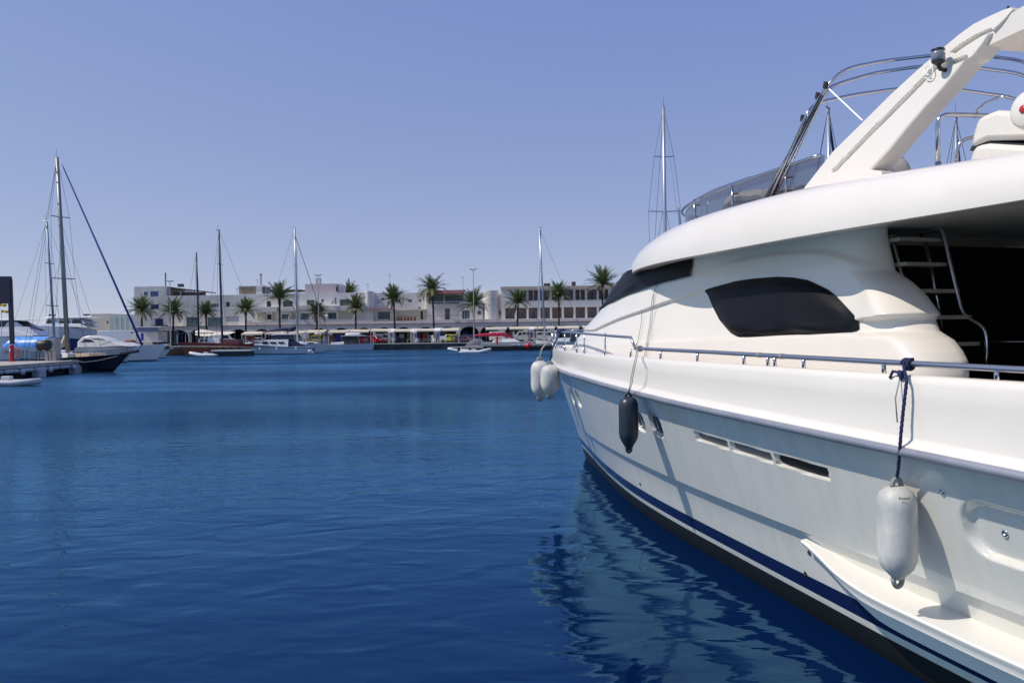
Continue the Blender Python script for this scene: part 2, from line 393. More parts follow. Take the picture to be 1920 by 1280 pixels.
g.build('spray_shelf',mat('shelf_gelcoat',(.80,.77,.70),.3,coat=.2),YW,local=True,auto=35)
# ---------------------------------------------------------------- deckhouse
HZ=[2.0,2.4,2.65,2.89,3.1,3.44,3.74]; HF=[.4,.8,1.1,1.74,2.28,3.02,3.67]; HS=[6.1,6.3,6.5,6.74,6.88,6.82,6.87]; HB=[1.78,1.76,1.72,1.67,1.62,1.565,1.52]
def hp(z): return [float(np.interp(z,HZ,a)) for a in (HF,HS,HB)]
def housey(s,z):
    f,c,b=hp(z)
    if s>=c: return b
    k=(c-s)/(c-f)
    return b*math.sqrt(max(0,1-k*k)) if k<1 else 0
def curve(pts,f=lambda s,z:housey(s,z)+.05,off=0):
    out=[yhit(px,py,f) for px,py in pts]; out=[o for o in out if o]; out.sort(); return [o[0] for o in out],[o[2] for o in out]
# styling lines read off the side of the house (s,z)
L_hood=curve([(1112,618),(1160,596),(1204,581),(1245,566),(1283,553.5),(1316,543)])
L_brow=curve([(1292,518),(1330,503),(1368,492),(1410,483),(1455,476),(1513,472.5),(1545,475),(1572,481),(1615,496),(1674,508)])
L_ledge=curve([(1120,643.5),(1200,641),(1280,637.5),(1353,633),(1470,629.5),(1600,624),(1680,622),(1759,622)])
L_wing=curve([(1590,602),(1620,600),(1718,591),(1757,588)])
L_sh=[(1112,618),(1316,543)]
_e=[yhit(px,py,lambda s,z:housey(s,z)-.22) for px,py in ((1660,445),(1674,507),(1707,529),(1734,555),(1757,587),(1750,600),(1758,621),(1785,638),(1801,659),(1810,677),(1812,701))]
_e=[(q[2],q[0]+.0) for q in _e][::-1]; ENDZ=[2.0]+[q[0] for q in _e]+[3.74]; ENDS=[_e[0][1]+.03]+[q[1] for q in _e]+[_e[-1][1]-.03]
def s_end(z): return float(np.interp(z,ENDZ,ENDS))
SQ=yhit(1602,612,housey)[0]
def hrel(s,z):
    r=0
    # hood over the side: above the rising line the moulding stands proud
    zh=np.interp(s,*L_hood) if s<L_hood[0][-1] else None
    if s<8.25:
        zh=float(np.interp(s,*L_hood)); w=sstep(8.25,7.9,s)
        r+=.045*w*sstep(-.03,.004,z-zh)*sstep(1.5,3,s)
    if s>7.7:
        zb=float(np.interp(s,*L_brow)); r+=.05*sstep(.045,-.03,z-zb)*sstep(7.7,8.8,s)
    zl=float(np.interp(s,*L_ledge)); r+=.035*sstep(.012,-.012,z-zl)*sstep(2.5,4,s)
    # aft quarter: wing lobe above, undercut, lower bulge
    if s>SQ-.3:
        q=sstep(SQ-.1,SQ+.5,s); zw=float(np.interp(s,*L_wing))
        r+=q*.12*sstep(-.012,.012,z-zw)*sstep(zw+.95,zw+.12,z)
        r+=q*.07*sstep(.012,-.05,z-zl)
    # end rounding
    e=s_end(z); k=(s-(e-.28))/.28
    if k>0: r-=(.24+max(0,r))*(1-math.sqrt(max(0,1-min(1,k)**2)))
    return r
def house_pt(u,z,side=1,rel=True,off=0.0):
    """u<1: elliptical front, u in 1..2: straight side"""
    f,c,b=hp(z)
    if u<1:
        a=math.pi/2*u; s=c-(c-f)*math.cos(a); y=b*math.sin(a); nx,ny=-(b)*math.cos(a),(c-f)*math.sin(a); l=math.hypot(nx,ny)
        nx,ny=nx/l,ny/l
    else:
        e=s_end(z); v=(u-1); s=c+(e-c)*(1-(1-v)**1.25); y=b; nx,ny=0,1
    r=(hrel(s,z) if rel else 0)+off
    return Lc(s+nx*r,side*(y+ny*r),z)
g=MB()
us=list(np.linspace(0,1,110))+list(np.linspace(1,2,330)[1:]); zs=list(np.linspace(2.0,3.74,120))
g.grid([[house_pt(u,z) for u in us]+[Lc(s_end(z)-.02,hp(z)[2]-.27,z)] for z in zs])
us2=list(np.linspace(0,1,40))+list(np.linspace(1,2,50)[1:]); zs2=list(np.linspace(2.0,3.74,20))
g.grid([[house_pt(u,z,-1,False) for u in us2] for z in zs2])
g.build('deckhouse',gel,YW,local=True,smooth=True)
# saloon bulkhead and dark canvas closing the cockpit
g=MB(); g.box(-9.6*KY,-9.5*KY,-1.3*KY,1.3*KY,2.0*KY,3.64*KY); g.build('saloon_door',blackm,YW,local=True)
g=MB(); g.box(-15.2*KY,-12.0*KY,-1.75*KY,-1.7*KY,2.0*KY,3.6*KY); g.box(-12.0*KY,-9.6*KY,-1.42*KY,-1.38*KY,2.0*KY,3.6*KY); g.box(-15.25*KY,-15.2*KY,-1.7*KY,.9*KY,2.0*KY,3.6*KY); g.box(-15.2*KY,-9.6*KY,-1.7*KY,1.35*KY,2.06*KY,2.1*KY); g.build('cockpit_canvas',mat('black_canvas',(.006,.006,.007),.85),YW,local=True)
# ---- covers
cloth=mat('black_mesh_cover',(.006,.0065,.009),.5,spec=.16,bump=.12,bump_scale=7,noise_amt=.25,noise_scale=3)
def poly_patch(pts,fold,off,name,parent,m_,f=housey,n=72,rings=22,edge=.015):
    P=[yhit(px,py,(lambda s,z:housey(s,z)+hrel(s,z)+.02) if f is housey else f) for px,py in pts]; P=[(p[0],p[2]) for p in P if p]
    cs=sum(p[0] for p in P)/len(P); cz=sum(p[1] for p in P)/len(P)
    # resample outline
    L=[0]
    for i in range(len(P)): L.append(L[-1]+math.dist(P[i],P[(i+1)%len(P)]))
    out=[]
    for j in range(n):
        d=L[-1]*j/n; i=max(k for k in range(len(P)) if L[k]<=d); t=(d-L[i])/(L[i+1]-L[i]) if L[i+1]>L[i] else 0
        a,b=P[i],P[(i+1)%len(P)]; out.append((a[0]+(b[0]-a[0])*t,a[1]+(b[1]-a[1])*t))
    g=MB(); rows=[]
    for r in range(rings+1):
        k=1-r/rings; row=[]
        for j,(s,z) in enumerate(out):
            ss_,zz_=cs+(s-cs)*k,cz+(z-cz)*k
            o=.006+off*min(1,(1-k)*8)
            row.append(Lc(ss_,f(ss_,zz_)+hrel(ss_,zz_)*(1 if f is housey else 0)+o+fold(ss_,zz_,1-k,j/n),zz_))
        rows.append(row)
    g.grid(rows,closed=True); return g.build(name,m_,parent,local=True,smooth=True)
def fold_side(s,z,k,j):
    # soft stretched folds running from the fastenings
    a=math.sin(j*2*math.pi*7+1.3)*.5+.6*noise.noise(Vector((math.cos(j*6.283)*2.2,math.sin(j*6.283)*2.2,3)))
    low=sstep(3.25,2.8,z)
    return .017*a*sstep(0,.05,k)*sstep(.62,.1,k)*(.35+low)+.03*sstep(0,.3,k)+.035*noise.noise(Vector((s*1.5+z*1.1,z*1.9,4)))*sstep(0,.3,k)
poly_patch([(1319,545),(1347,535),(1376.6,527),(1410,522),(1455,518.5),(1485,520),(1513,525),(1551,543),(1570,559),(1587,578),(1600,592),(1610,604),(1609,617),(1600,623),(1540,625.5),(1470,628),(1400,632),(1380,632),(1368,624.5),(1357,612),(1347,600),(1333,573)],fold_side,.03,'window_cover',YW,cloth)
# windscreen cover: wraps round the front between the brow and the hood
zc=curve([(1127,586),(1150,577),(1178,567.5),(1222,547),(1245,535.6),(1268,526),(1291,518)])
def wzb(s): return float(np.interp(s,zc[0],zc[1]))
g=MB(); rows=[]; nU=90
for k in range(26):
    row=[]
    for i in range(nU):
        # travel along the side at the level between bottom line and brow
        v=i/(nU-1); 
        s_t=zc[0][-1]*(v)+zc[0][0]*(1-v) if v>0 else zc[0][0]
        q=k/25; zb=wzb(s_t) ; z=zb+(3.70-zb)*q
        f,c,b=hp(z); ff=f; 
        fb,cb,bb=hp(zb)
        # same fraction along the ellipse at every level so the cloth leans back with the glass
        end=7.50
        kk=(end-f)/(c-f) if end<c else 1
        a0=math.pi/2; 
        sfr=(s_t-zc[0][0])/(zc[0][-1]-zc[0][0])
        s=f+(end-f)*(sfr**1.6)
        if s<c:
            aa=math.acos(max(-1,min(1,(c-s)/(c-f)))); y=b*math.sin(aa); nx,ny=-b*math.cos(aa),(c-f)*math.sin(aa); l=math.hypot(nx,ny); nx/=l; ny/=l
        else: y=b; nx,ny=0,1
        o=.075+.012*math.sin(sfr*26+q*5)*math.sin(q*3.1)+.02*noise.noise(Vector((sfr*9,q*3,1)))
        row.append(Lc(s+nx*o,y+ny*o,z))
    rows.append(row)
g.grid(rows); g.grid([[(p[0],-p[1],p[2]) for p in r] for r in rows])
g.build('windscreen_cover',cloth,YW,local=True,smooth=True)
# ---------------------------------------------------------------- flybridge moulding
FL=[(3.70,5.1,8.4,1.62),(3.69,4.95,8.3,1.78),(3.63,4.8,8.25,1.86),(3.63,4.62,8.22,2.03),(3.605,4.56,8.22,2.085),(3.612,4.50,8.22,2.112),(3.74,4.49,8.23,2.112),(3.86,4.62,8.32,2.07),(3.94,4.80,8.46,2.04),(4.01,5.0,8.66,2.00),(4.06,5.13,8.80,1.955),(4.10,5.26,8.95,1.88),(4.12,5.35,9.05,1.80),(4.135,5.5,9.2,1.68),(4.14,5.65,9.31,1.6),(4.10,5.75,9.35,1.55),(3.85,5.8,9.35,1.54)]
FEND=14.4
def fdrop(s,z): return -(z-3.63)*.42*sstep(9.3,13.5,s) if z>3.63 else -.03*sstep(10,13,s)
def fly_row(lv,side,n1=60,n2=60):
    z,f,c,b=lv; row=[]
    for u in np.linspace(0,1,n1): 
        a=math.pi/2*u; s=c-(c-f)*math.cos(a); row.append(Lc(s,side*b*math.sin(a),z+fdrop(s,z)))
    for u in np.linspace(0,1,n2)[1:]: s=c+(FEND-c)*u; row.append(Lc(s,side*b,z+fdrop(s,z)))
    return row
g=MB()
for side in(1,-1): g.grid([fly_row(l,side) for l in FL])
for lv in ((3.70,5.1,8.4,1.62),(3.85,5.8,9.35,1.54)):      # soffit and flybridge sole
    a=fly_row(lv,1); b=fly_row(lv,-1); g.grid([a,[( (p[0]),0,p[2]) for p in a],b])
a=[fly_row(l,1)[-1] for l in FL]; g.grid([a,[(p[0],-p[1],p[2]) for p in a]])
g.build('flybridge',gel,YW,local=True,smooth=True,auto=48)
# soffit panel seams and lamps
g=MB()
for s in (8.6,9.9,11.2,12.4): g.box(-(s+.012)*KY,-s*KY,-1.5*KY,1.55*KY,3.692*KY,3.70*KY)
g.build('soffit_seam',mat('seam_grey',(.25,.25,.24),.6),YW,local=True)
for (px,py) in ((1362,484),(1559,447),(1594,445)):
    s,y,z=yhit(px,py,1.76); g=MB(); g.lathe([(.001,-.01),(.03,-.01),(.033,.006),(.001,.006)],14); g.xf(Matrix.Translation(Vector(Lc(s,1.74,3.685)))); g.build('soffit_lamp',steel,YW,local=True)
# ---------------------------------------------------------------- radar arch
AY=lambda z:1.53-.22*(z-4.1)
def aP(px,py,dy=0):
    s,y,z=yhit(px,py,lambda s,z:AY(z)); return (s,y+dy,z)
outer=[(1497,364),(1528,324),(1559,285),(1613,232),(1663,182),(1715,134),(1767,89),(1796,65),(1824,45),(1850,32),(1880,19),(1896,14)]
roof_edge=[(1896,14),(1893,22),(1886,34),(1876,47),(1862,58),(1856,62)]
inner=[(1856,62),(1835,70),(1841,84),(1866,87),(1860,94),(1845,110),(1826,117),(1807,118),(1790,138),(1765,168),(1735,200),(1700,240),(1665,283),(1646,306),(1632,318),(1650,321),(1653,345),(1631,348),(1600,353),(1560,357)]
def arch_leg(side):
    g=MB(); T=.2
    top=outer; n=170
    def res(P,n):
        L=[0]
        for i in range(len(P)-1): L.append(L[-1]+math.dist(P[i],P[i+1]))
        o=[]
        for j in range(n):
            d=L[-1]*j/(n-1); i=min(len(P)-2,max(k for k in range(len(P)-1) if L[k]<=d+1e-9)); t=(d-L[i])/(L[i+1]-L[i]); o.append((P[i][0]+(P[i+1][0]-P[i][0])*t,P[i][1]+(P[i+1][1]-P[i][1])*t))
        return o
    A_=res(outer,n); 
    B_=res([(1653,345),(1650,321),(1632,318),(1665,283),(1700,240),(1735,200),(1765,168),(1790,138),(1807,117),(1822,108),(1834,93),(1841,84),(1849,72),(1857,61),(1872,48),(1884,36),(1893,25),(1899,18)],n)
    nc=48; rows=[]; rows_i=[]
    slot1=[(1563,322),(1600,283),(1650,232),(1700,182),(1752,128),(1790,116),(1810,108)]
    slot2=[(1787,98),(1806,84),(1829,70),(1856,58)]
    def dseg(p,S):
        b=9e9
        for i in range(len(S)-1):
            ax,ay=S[i];bx,by=S[i+1]; t=max(0,min(1,((p[0]-ax)*(bx-ax)+(p[1]-ay)*(by-ay))/((bx-ax)**2+(by-ay)**2))); b=min(b,math.hypot(p[0]-ax-t*(bx-ax),p[1]-ay-t*(by-ay)))
        return b
    for i in range(n):
        ra=[];rb=[]
        for j in range(nc+1):
            v=j/nc; px=A_[i][0]*(1-v)+B_[i][0]*v; py=A_[i][1]*(1-v)+B_[i][1]*v
            s,y,z=aP(px,py); d=-.035*sstep(4.5,2.5,min(dseg((px,py),slot1),dseg((px,py),slot2)))
            e=min(v,1-v)*nc; 
            ra.append(Lc(s,side*(y+d-.012*(1-min(1,e/1.5))),z)); rb.append(Lc(s,side*(y-T),z))
        rows.append(ra+rb[::-1])
    g.grid(rows,closed=True); g.add(rows[0],[tuple(range(len(rows[0])))]); g.add(rows[-1],[tuple(range(len(rows[-1])))])
    return g
g=arch_leg(1); g2=arch_leg(-1); g.add(g2.v,g2.f)
# foot
for side in(1,-1):
    a=[aP(x,y) for x,y in ((1490,373),(1548,357),(1631,346),(1654,345),(1652,351),(1631,353),(1548,366),(1494,378))]
    g.prism([Lc(p[0],side*(p[1]+.03),p[2]) for p in a],(0,-side*.3*KY,0))
# roof of the arch
s0,y0,z0=aP(1896,14); s1=s0+.95
rows=[]
for v in np.linspace(-1,1,21):
    yy=v*(y0+.0); c=.06*(1-v*v); e=abs(v)**6*.05
    rows.append([Lc(s0-.32-.0,yy,z0-.14+c),Lc(s0-.1,yy,z0-.01+c-e),Lc(s0+.1,yy,z0+.02+c-e),Lc(s1,yy,z0+.02+c-e),Lc(s1+.05,yy,z0-.05+c),Lc(s1,yy,z0-.13+c),Lc(s0+.1,yy,z0-.20+c*.6),Lc(s0-.28,yy,z0-.22+c*.6)])
g.grid(rows,closed=True); g.add(rows[0],[tuple(range(8))]); g.add(rows[-1],[tuple(range(8))])
g.build('radar_arch',gel,YW,local=True,auto=38)
# lamp on the arch, its cable, antenna socket on the roof
s,y,z=yhit(1759,106,lambda s,z:AY(z)+.10); g=MB()
g.lathe([(.001,-.075),(.035,-.075),(.048,-.065),(.058,-.055),(.058,.05),(.062,.054),(.06,.068),(.04,.076),(.001,.078)],20); g.xf(Matrix.Translation(Vector(Lc(s,y,z)))); 
al=g.build('deck_lamp',mat('lamp_black',(.015,.015,.018),.35),YW,local=True,smooth=True,auto=40)
g=MB(); g.lathe([(.059,-.04),(.0625,-.037),(.0625,.04),(.059,.043)],20); g.xf(Matrix.Translation(Vector(Lc(s,y,z)))); g.build('lens',mat('lamp_lens',(.18,.2,.24),.1,coat=.5),al,local=True,smooth=True)
g=MB(); g.tube([Lc(s,y,z-.06),Lc(s,y-.02,z-.10),Lc(s,AY(z)+.0,z-.11)],.02,8); g.build('bracket',dark,al,local=True)
g=MB(); c=[]
for t in np.linspace(0,1,26):
    a=t*2*math.pi*1.15; px=1748+8*math.cos(a+1.6)-2*t; py=133+9*math.sin(a+1.6)+20*max(0,t-.6); 
    q=aP(px,py); c.append(Lc(q[0],q[1]+.03,q[2]))
g.tube(c,.006,6); g.build('cable',whitep,al,local=True)
q=yhit(1890,12,.7); g=MB(); g.lathe([(.03,0),(.04,.03),(.025,.06),(.035,.09),(.02,.13),(.012,.3)],10); g.xf(Matrix.Translation(Vector(Lc(q[0],.7,z0+.03)))); g.build('antenna_base',dark,YW,local=True,smooth=True)
# ---------------------------------------------------------------- rails
def pole(mb,pts,r=.02,n=10): mb.tube([Lc(*p) for p in pts],r,n)
def rnd(P,r=.12,n=5):     # round the corners of a polyline
    P=[Vector(p) for p in P]; out=[P[0]]
    for i in range(1,len(P)-1):
        a,b,c=P[i-1],P[i],P[i+1]; d1=min(r,(a-b).length*.45); d2=min(r,(c-b).length*.45); p=b+(a-b).normalized()*d1; q=b+(c-b).normalized()*d2
        for k in range(n+1):
            t=k/n; out.append(p*(1-t)**2+b*2*t*(1-t)+q*t*t)
    out.append(P[-1]); return [tuple(v) for v in out]
def rail_y(s): return hully(s,2.4)-.07
satin=mat('rail_steel',(.45,.46,.50),.28,.9)
g=MB(); low=[]
for s in np.linspace(7.12,15.4,60): low.append((s,rail_y(s),np.interp(s,[7.1,9,12.5,15.4],[2.565,2.562,2.535,2.52])))
for side in (1,-1): pole(g,[(a,side*b,c) for a,b,c in low],.026,10)
g.build('side_rail',satin,YW,local=True,smooth=True)
up_=[(6.95,rail_y(6.95),2.705)]
for s in list(np.linspace(6.8,0,40)): up_.append((s,rail_y(s),np.interp(s,[0,4,6.9],[2.80,2.765,2.705])))
for s in np.linspace(0,-1.35,22)[1:]: up_.append((s-.12*sstep(-.6,-1.3,s),max(0,rail_y(s)*1.0),2.80))
allr=[(7.12,rail_y(7.12),2.565)]+up_; full=allr+[(a,-b,c) for a,b,c in allr[::-1][1:]]
g=MB(); pole(g,full,.022,10); g.build('pulpit_rail',satin,YW,local=True,smooth=True)
stl=[yhit(px,655,lambda s,z:rail_y(s)) for px in (1096,1135)]
for s in [x[0] for x in stl]+[-1.0,.2,1.4,2.9,4.1]:
    for side in(1,-1):
        g=MB(); pole(g,[(s,side*rail_y(s),2.44),(s,side*rail_y(s),2.76)],.015,8); pole(g,[(s,side*rail_y(s),2.45),(s,side*rail_y(s),2.53)],.023,8); g.build('stanchion',steel,YW,local=True,smooth=True)
for px in (1183,1239,1308,1395,1440,1453,1507,1657,1869):
    h_=yhit(px,675,lambda s,z:rail_y(s)); s=h_[0]
    g=MB(); pole(g,[(s,rail_y(s),2.44),(s,rail_y(s),2.55)],.019,8); g.build('stanchion',steel,YW,local=True,smooth=True)
for px in (1424,1466):
    h_=yhit(px,664,lambda s,z:rail_y(s)); s=h_[0]; zz=float(np.interp(s,[7.1,9,12.5,15.4],[2.565,2.562,2.535,2.52]))
    g=MB(); pole(g,[(s-.025,rail_y(s),zz),(s+.025,rail_y(s),zz)],.031,10); g.build('rail_joint',mat('brass_joint',(.62,.58,.45),.3,.8),YW,local=True)
# ---- flybridge screen
FS=1.36
scr_top=[(1281,378),(1300,370),(1345,351),(1400,332),(1440,322),(1500,300),(1545,290)]
bot=[(1290,421),(1330,409),(1380,394),(1440,380),(1500,366)]
rail=[(1278,386),(1300,378),(1340,362),(1380,347.5),(1430,329),(1481,312),(1520,299),(1562,286)]
fsy=lambda s,z:FS*math.sqrt(max(0,1-(max(0,7.6-s)/3.2)**2))+.02*(z-4.1)
RP=[yhit(px,py,fsy) for px,py in rail]; TP=[yhit(px,py,fsy) for px,py in scr_top]
zt=lambda s:float(np.interp(s,[p[0] for p in TP],[p[2] for p in TP])); 
zrl=float(np.mean([p[2] for p in RP])); zra=lambda s:float(np.interp(s,[p[0] for p in RP],[p[2] for p in RP]))
srange=(RP[0][0],TP[-1][0])
S0=RP[0][0]
acr=mat('smoked_acrylic',(.055,.065,.095),.05,alpha=.70,coat=.3)
g=MB(); rows=[]
def ring(z,inset,n=40):
    out=[]
    for u in np.linspace(0,1,n):
        a=math.pi/2*u; out.append((7.6-3.0*math.cos(a)*(1-inset*.1),(FS-inset)*math.sin(a)))
    for s in np.linspace(7.6,srange[1],12)[1:]: out.append((s,FS-inset))
    return out
def pxof(P): 
    v=RM[YW]@Vector(P)-Vector((0,0,CAM_H)); return PX0+FPX*v.dot(right)/v.y
zs0=RP[0][2]; lo,hi=5.,12.
for _ in range(30):
    mid=(lo+hi)/2; mp=min(pxof(Lc(mid-2.3*math.cos(u),FS*math.sin(u)+.05,zs0)) for u in np.linspace(0,math.pi/2,60))
    if mp<1279: lo=mid
    else: hi=mid
fr=[(mid-2.3*math.cos(u),FS*math.sin(u)) for u in np.linspace(0,math.pi/2,44)]+[(s,FS) for s in np.linspace(mid,max(mid+.5,srange[1]),12)[1:]]
for k in range(2):
    row=[]
    for s,y in fr:
        z=(4.08 if k==0 else zt(max(s,TP[0][0]))-.0) 
        row.append(Lc(s+(0 if k else -.03),y+(0 if k==0 else .0),z))
    rows.append(row)
th=MB(); th.grid(rows); th.grid([[(p[0],-p[1],p[2]) for p in r] for r in rows]); th.build('wind_screen',acr,YW,local=True,smooth=True)
rl=[Lc(s,y+.05,zra(max(s,S0))+.0) for s,y in fr]
g=MB(); g.tube([(p[0],-p[1],p[2]) for p in rl[::-1]]+rl[1:],.019,10); g.build('screen_rail',steel,YW,local=True,smooth=True)
for px,py in ((1309,395),(1380,370),(1481,340)):
    s,y,z=yhit(px,py,fsy); g=MB(); g.tube([Lc(s,y+.05,4.08),Lc(s,y+.05,zra(s))],.018,10); g.tube([Lc(s,y+.05,4.05),Lc(s,y+.05,4.16)],.026,10); g.build('screen_post',steel,YW,local=True,smooth=True)
    for zz in (4.2,4.38):
        g=MB(); g.tube([Lc(s+.01,y+.05,zz),Lc(s+.06,y+.01,zz)],.014,6); g.build('screen_clamp',dark,YW,local=True)
g=MB(); g.tube([Lc(S0+.03,1.35,4.05),Lc(S0-.06,1.33,zra(S0)-.02)],.014,8); g.build('screen_brace',steel,YW,local=True)
# ---- bimini hoops
def hoop(base,pts,r=.021,name='bimini_hoop'):
    P=[yhit(px,py,y)  for px,py,y in pts]
    P=[(p[0],y,p[2]) for p,(px,py,y) in zip(P,pts)]
    b=[yhit(px,py,y) for px,py,y in base]; b=[(q[0],y,q[2]) for q,(px,py,y) in zip(b,base)]
    last=P[-1]; tail=[(last[0],-1.25,last[2]-.12),(b[-1][0]+.05,-1.38,b[-1][2]-.05),(b[0][0],-1.45,b[0][2])]
    g=MB(); g.tube([Lc(*q) for q in rnd(b+P+tail,.16,6)],r,10); return g.build(name,steel,YW,local=True,smooth=True)
hoop([(1427,385,1.45),(1546,166,1.38)],[(1583,129,1.2),(1660,114,.8),(1745,104.5,.1),(1800,102,-.25),(1855,106,-.65),(1920,114,-1.05)])
hoop([(1446,380,1.45),(1548,172,1.36)],[(1562,160,1.25),(1640,137,.8),(1725,124.5,.15),(1780,123,-.2),(1826,126,-.5),(1920,139,-1.05)])
hoop([(1440,383,1.47),(1512,215,1.42)],[(1528,194,1.3),(1600,178,.85),(1680,167,.3),(1740,164.5,-.05),(1790,167,-.35),(1906,184,-1.05)])
for a,b in (((1432,386,1.47),(1540,178,1.4)),):
    p,q=[yhit(x,y,w) for x,y,w in (a,b)]; g=MB(); g.tube([Lc(*p),Lc(*q)],.013,8); g.build('bimini_strut',mat('dark_steel',(.06,.065,.08),.35,.6),YW,local=True)
p,q=yhit(1550,163,1.36),yhit(1617,226,1.3); g=MB(); g.tube([Lc(*p),Lc(*q)],.009,6); g.build('bimini_strap',whitep,YW,local=True)
for px,py in ((1548,160),(1533,180),(1505,222)):
    q=yhit(px,py,1.38); g=MB(); g.obox(Lc(*q),(.018,0,.01),(0,.02,0),(-.012,0,.035)); g.build('hoop_clamp',dark,YW,local=True)
# aft grab rails on the flybridge
def gl(pts,r=.022,name='grab_rail'):
    P=[yhit(px,py,y) for px,py,y in pts]; P=[(q[0],w[2],q[2]) for q,w in zip(P,pts)]
    g=MB(); g.tube([Lc(*q) for q in rnd(P,.1,6)],r,10); return g.build(name,steel,YW,local=True,smooth=True)
gl([(1759,328,1.5),(1758,214,1.5),(1850,217,1.15),(1960,222,.7)])
gl([(1793,322,1.3),(1796,262,1.3),(1850,254,1.1)],.017)
q=yhit(1759,318,1.5); g=MB(); g.lathe([(.045,0),(.045,.02),(.03,.03),(.028,.14)],12); g.xf(Matrix.Translation(Vector(Lc(q[0],1.5,q[2]-.06)))); g.build('rail_socket',steel,YW,local=True,smooth=True)
# ---- cockpit ladder
LY_=1.0
teak=mat('bleached_teak',(.42,.35,.28),.6,noise_amt=.3,noise_scale=9,stretch=(1,6,6))
for x0,x1,py in ((1668,1758,450),(1679,1769,496),(1712,1780,546),(1744,1791,595),(1765,1800,645)):
    a=yhit(x0,py,LY_+.18); b=yhit(x1,py,LY_-.02); g=MB()
    c=((a[0]+b[0])/2-.02,LY_+.05,(a[2]+b[2])/2); g.obox(Lc(*c),(.09,0,0),(0,.27,0),(0,0,.02)); g.build('ladder_tread',teak,YW,local=True,bevel=.006)
for dy,p0,p1 in ((.0,(1733,440),(1772,640)),(.36,(1672,440),(1722,640))):
    a=yhit(*p0,LY_+dy-.1); b=yhit(*p1,LY_+dy-.1); g=MB(); g.tube([Lc(*a),Lc(*b)],.02,8); g.build('ladder_stringer',steel,YW,local=True,smooth=True)
gl([(1727,440,.85),(1745,434,.85),(1766,427,.85),(1788,520,.85),(1805,592,.85),(1843,612,.85),(1850,632,.85),(1849,712,.85)],.022,'ladder_handrail')

gl([(1792,641,.6),(1920,641,.35),(1990,641,.25)],.012,'cockpit_rail')
g=MB(); g.box(-11.9*KY,-11.2*KY,-.9*KY,.1*KY,2.1*KY,2.42*KY); g.box(-11.25*KY,-11.15*KY,-.9*KY,.1*KY,2.42*KY,2.66*KY); g.build('cockpit_seat',mat('seat_dark',(.03,.03,.034),.7),YW,local=True,bevel=.03)
# ---------------------------------------------------------------- fenders and what lies on the yacht
fend_w=mat('fender_white',(.70,.67,.59),.5,noise_amt=.22,noise_scale=3.5,stretch=(1,1,.6),var=(.43,.43,.41),bump=.15,bump_scale=14)
fend_k=mat('fender_black',(.022,.03,.045),.38,noise_amt=.2,noise_scale=6,bump=.1,bump_scale=10); rope_n=mat('navy_rope',(.012,.025,.09),.8,bump=.8,bump_scale=60); rope_g=mat('grey_cord',(.33,.33,.31),.8)
tipm=mat('fender_end_grey',(.25,.26,.25),.6)
def sw(s,y,z): return RM[YW]@Vector(Lc(s,y,z))
def fender(px,pt,pb,ydr,w,label,m_,tm,knot=None,tilt=0,group=None,cone=False):
    """fender hanging at drawing offset ydr; image top/bottom give its place along the rail"""
    a=yhit(px,pt,ydr); b=yhit(px,pb,ydr); top=sw(*a); bot=sw(a[0],ydr,b[2]); L=top.z-bot.z; r=w/2
    t=thing('fender',label,'fender',tuple(bot),YTH+math.pi/2,group)
    g=MB(); e=L*.075
    prof=[(r*.02,e*.9),(r*.22,e),(r*.50,e+r*.30),(r*.80,e+r*.62),(r*.96,e+r*1.05),(r,e+r*1.5),(r,L-e-r*1.1),(r*.97,L-e-r*.72),(r*.84,L-e-r*.35),(r*.6,L-e-r*.12),(r*.3,L-e),(r*.02,L-e)]
    if cone: prof=[(r*.02,e*.5),(r*.20,e*.55),(r*.30,e*.85),(r*.52,e+r*.32),(r*.78,e+r*.75),(r*.94,e+r*1.15),(r,e+r*1.6)]+prof[6:]
    g.lathe(prof,32); g.build('body',m_,t,local=True,smooth=True)
    for z0,sg in ((e,-1),(L-e,1)):
        g=MB(); k=sg; z0=z0-sg*.25*e
        pts=[(0,-r*.30,z0),(0,-r*.26,z0+k*e*.8),(0,0,z0+k*e*1.25),(0,r*.26,z0+k*e*.8),(0,r*.30,z0)]
        g.tube(rnd(pts,.03,4),r*.13,8); g.build('eye',tm,t,local=True,smooth=True)
    return t,a,top,bot,L
def ropes(t,P,r,m_,name='rope'):
    g=MB(); g.tube([tuple(p) for p in P],r,7); return g.build(name,m_,t,smooth=True)
def strand(t,P,r,m_,name='rope'):
    # two-strand laid rope along P
    P=[Vector(p) for p in P]; Q=[]
    for i in range(len(P)-1):
        n=max(2,int((P[i+1]-P[i]).length/.012)); Q+= [P[i].lerp(P[i+1],k/n) for k in range(n)]
    Q.append(P[-1]); g=MB()
    for ph in (0,2.09,4.19):
        pts=[]
        d=0
        for i,q in enumerate(Q):
            tdir=(Q[min(i+1,len(Q)-1)]-Q[max(i-1,0)]).normalized(); u=tdir.orthogonal().normalized() if i==0 else (u-tdir*u.dot(tdir)).normalized(); w=tdir.cross(u)
            a=ph+i*.012/.02; pts.append(q+(u*math.cos(a)+w*math.sin(a))*r*.5)
        g.tube(pts,r*.62,5)
    return g.build(name,m_,t,smooth=True)
GF='fenders hanging on the side of the white yacht'
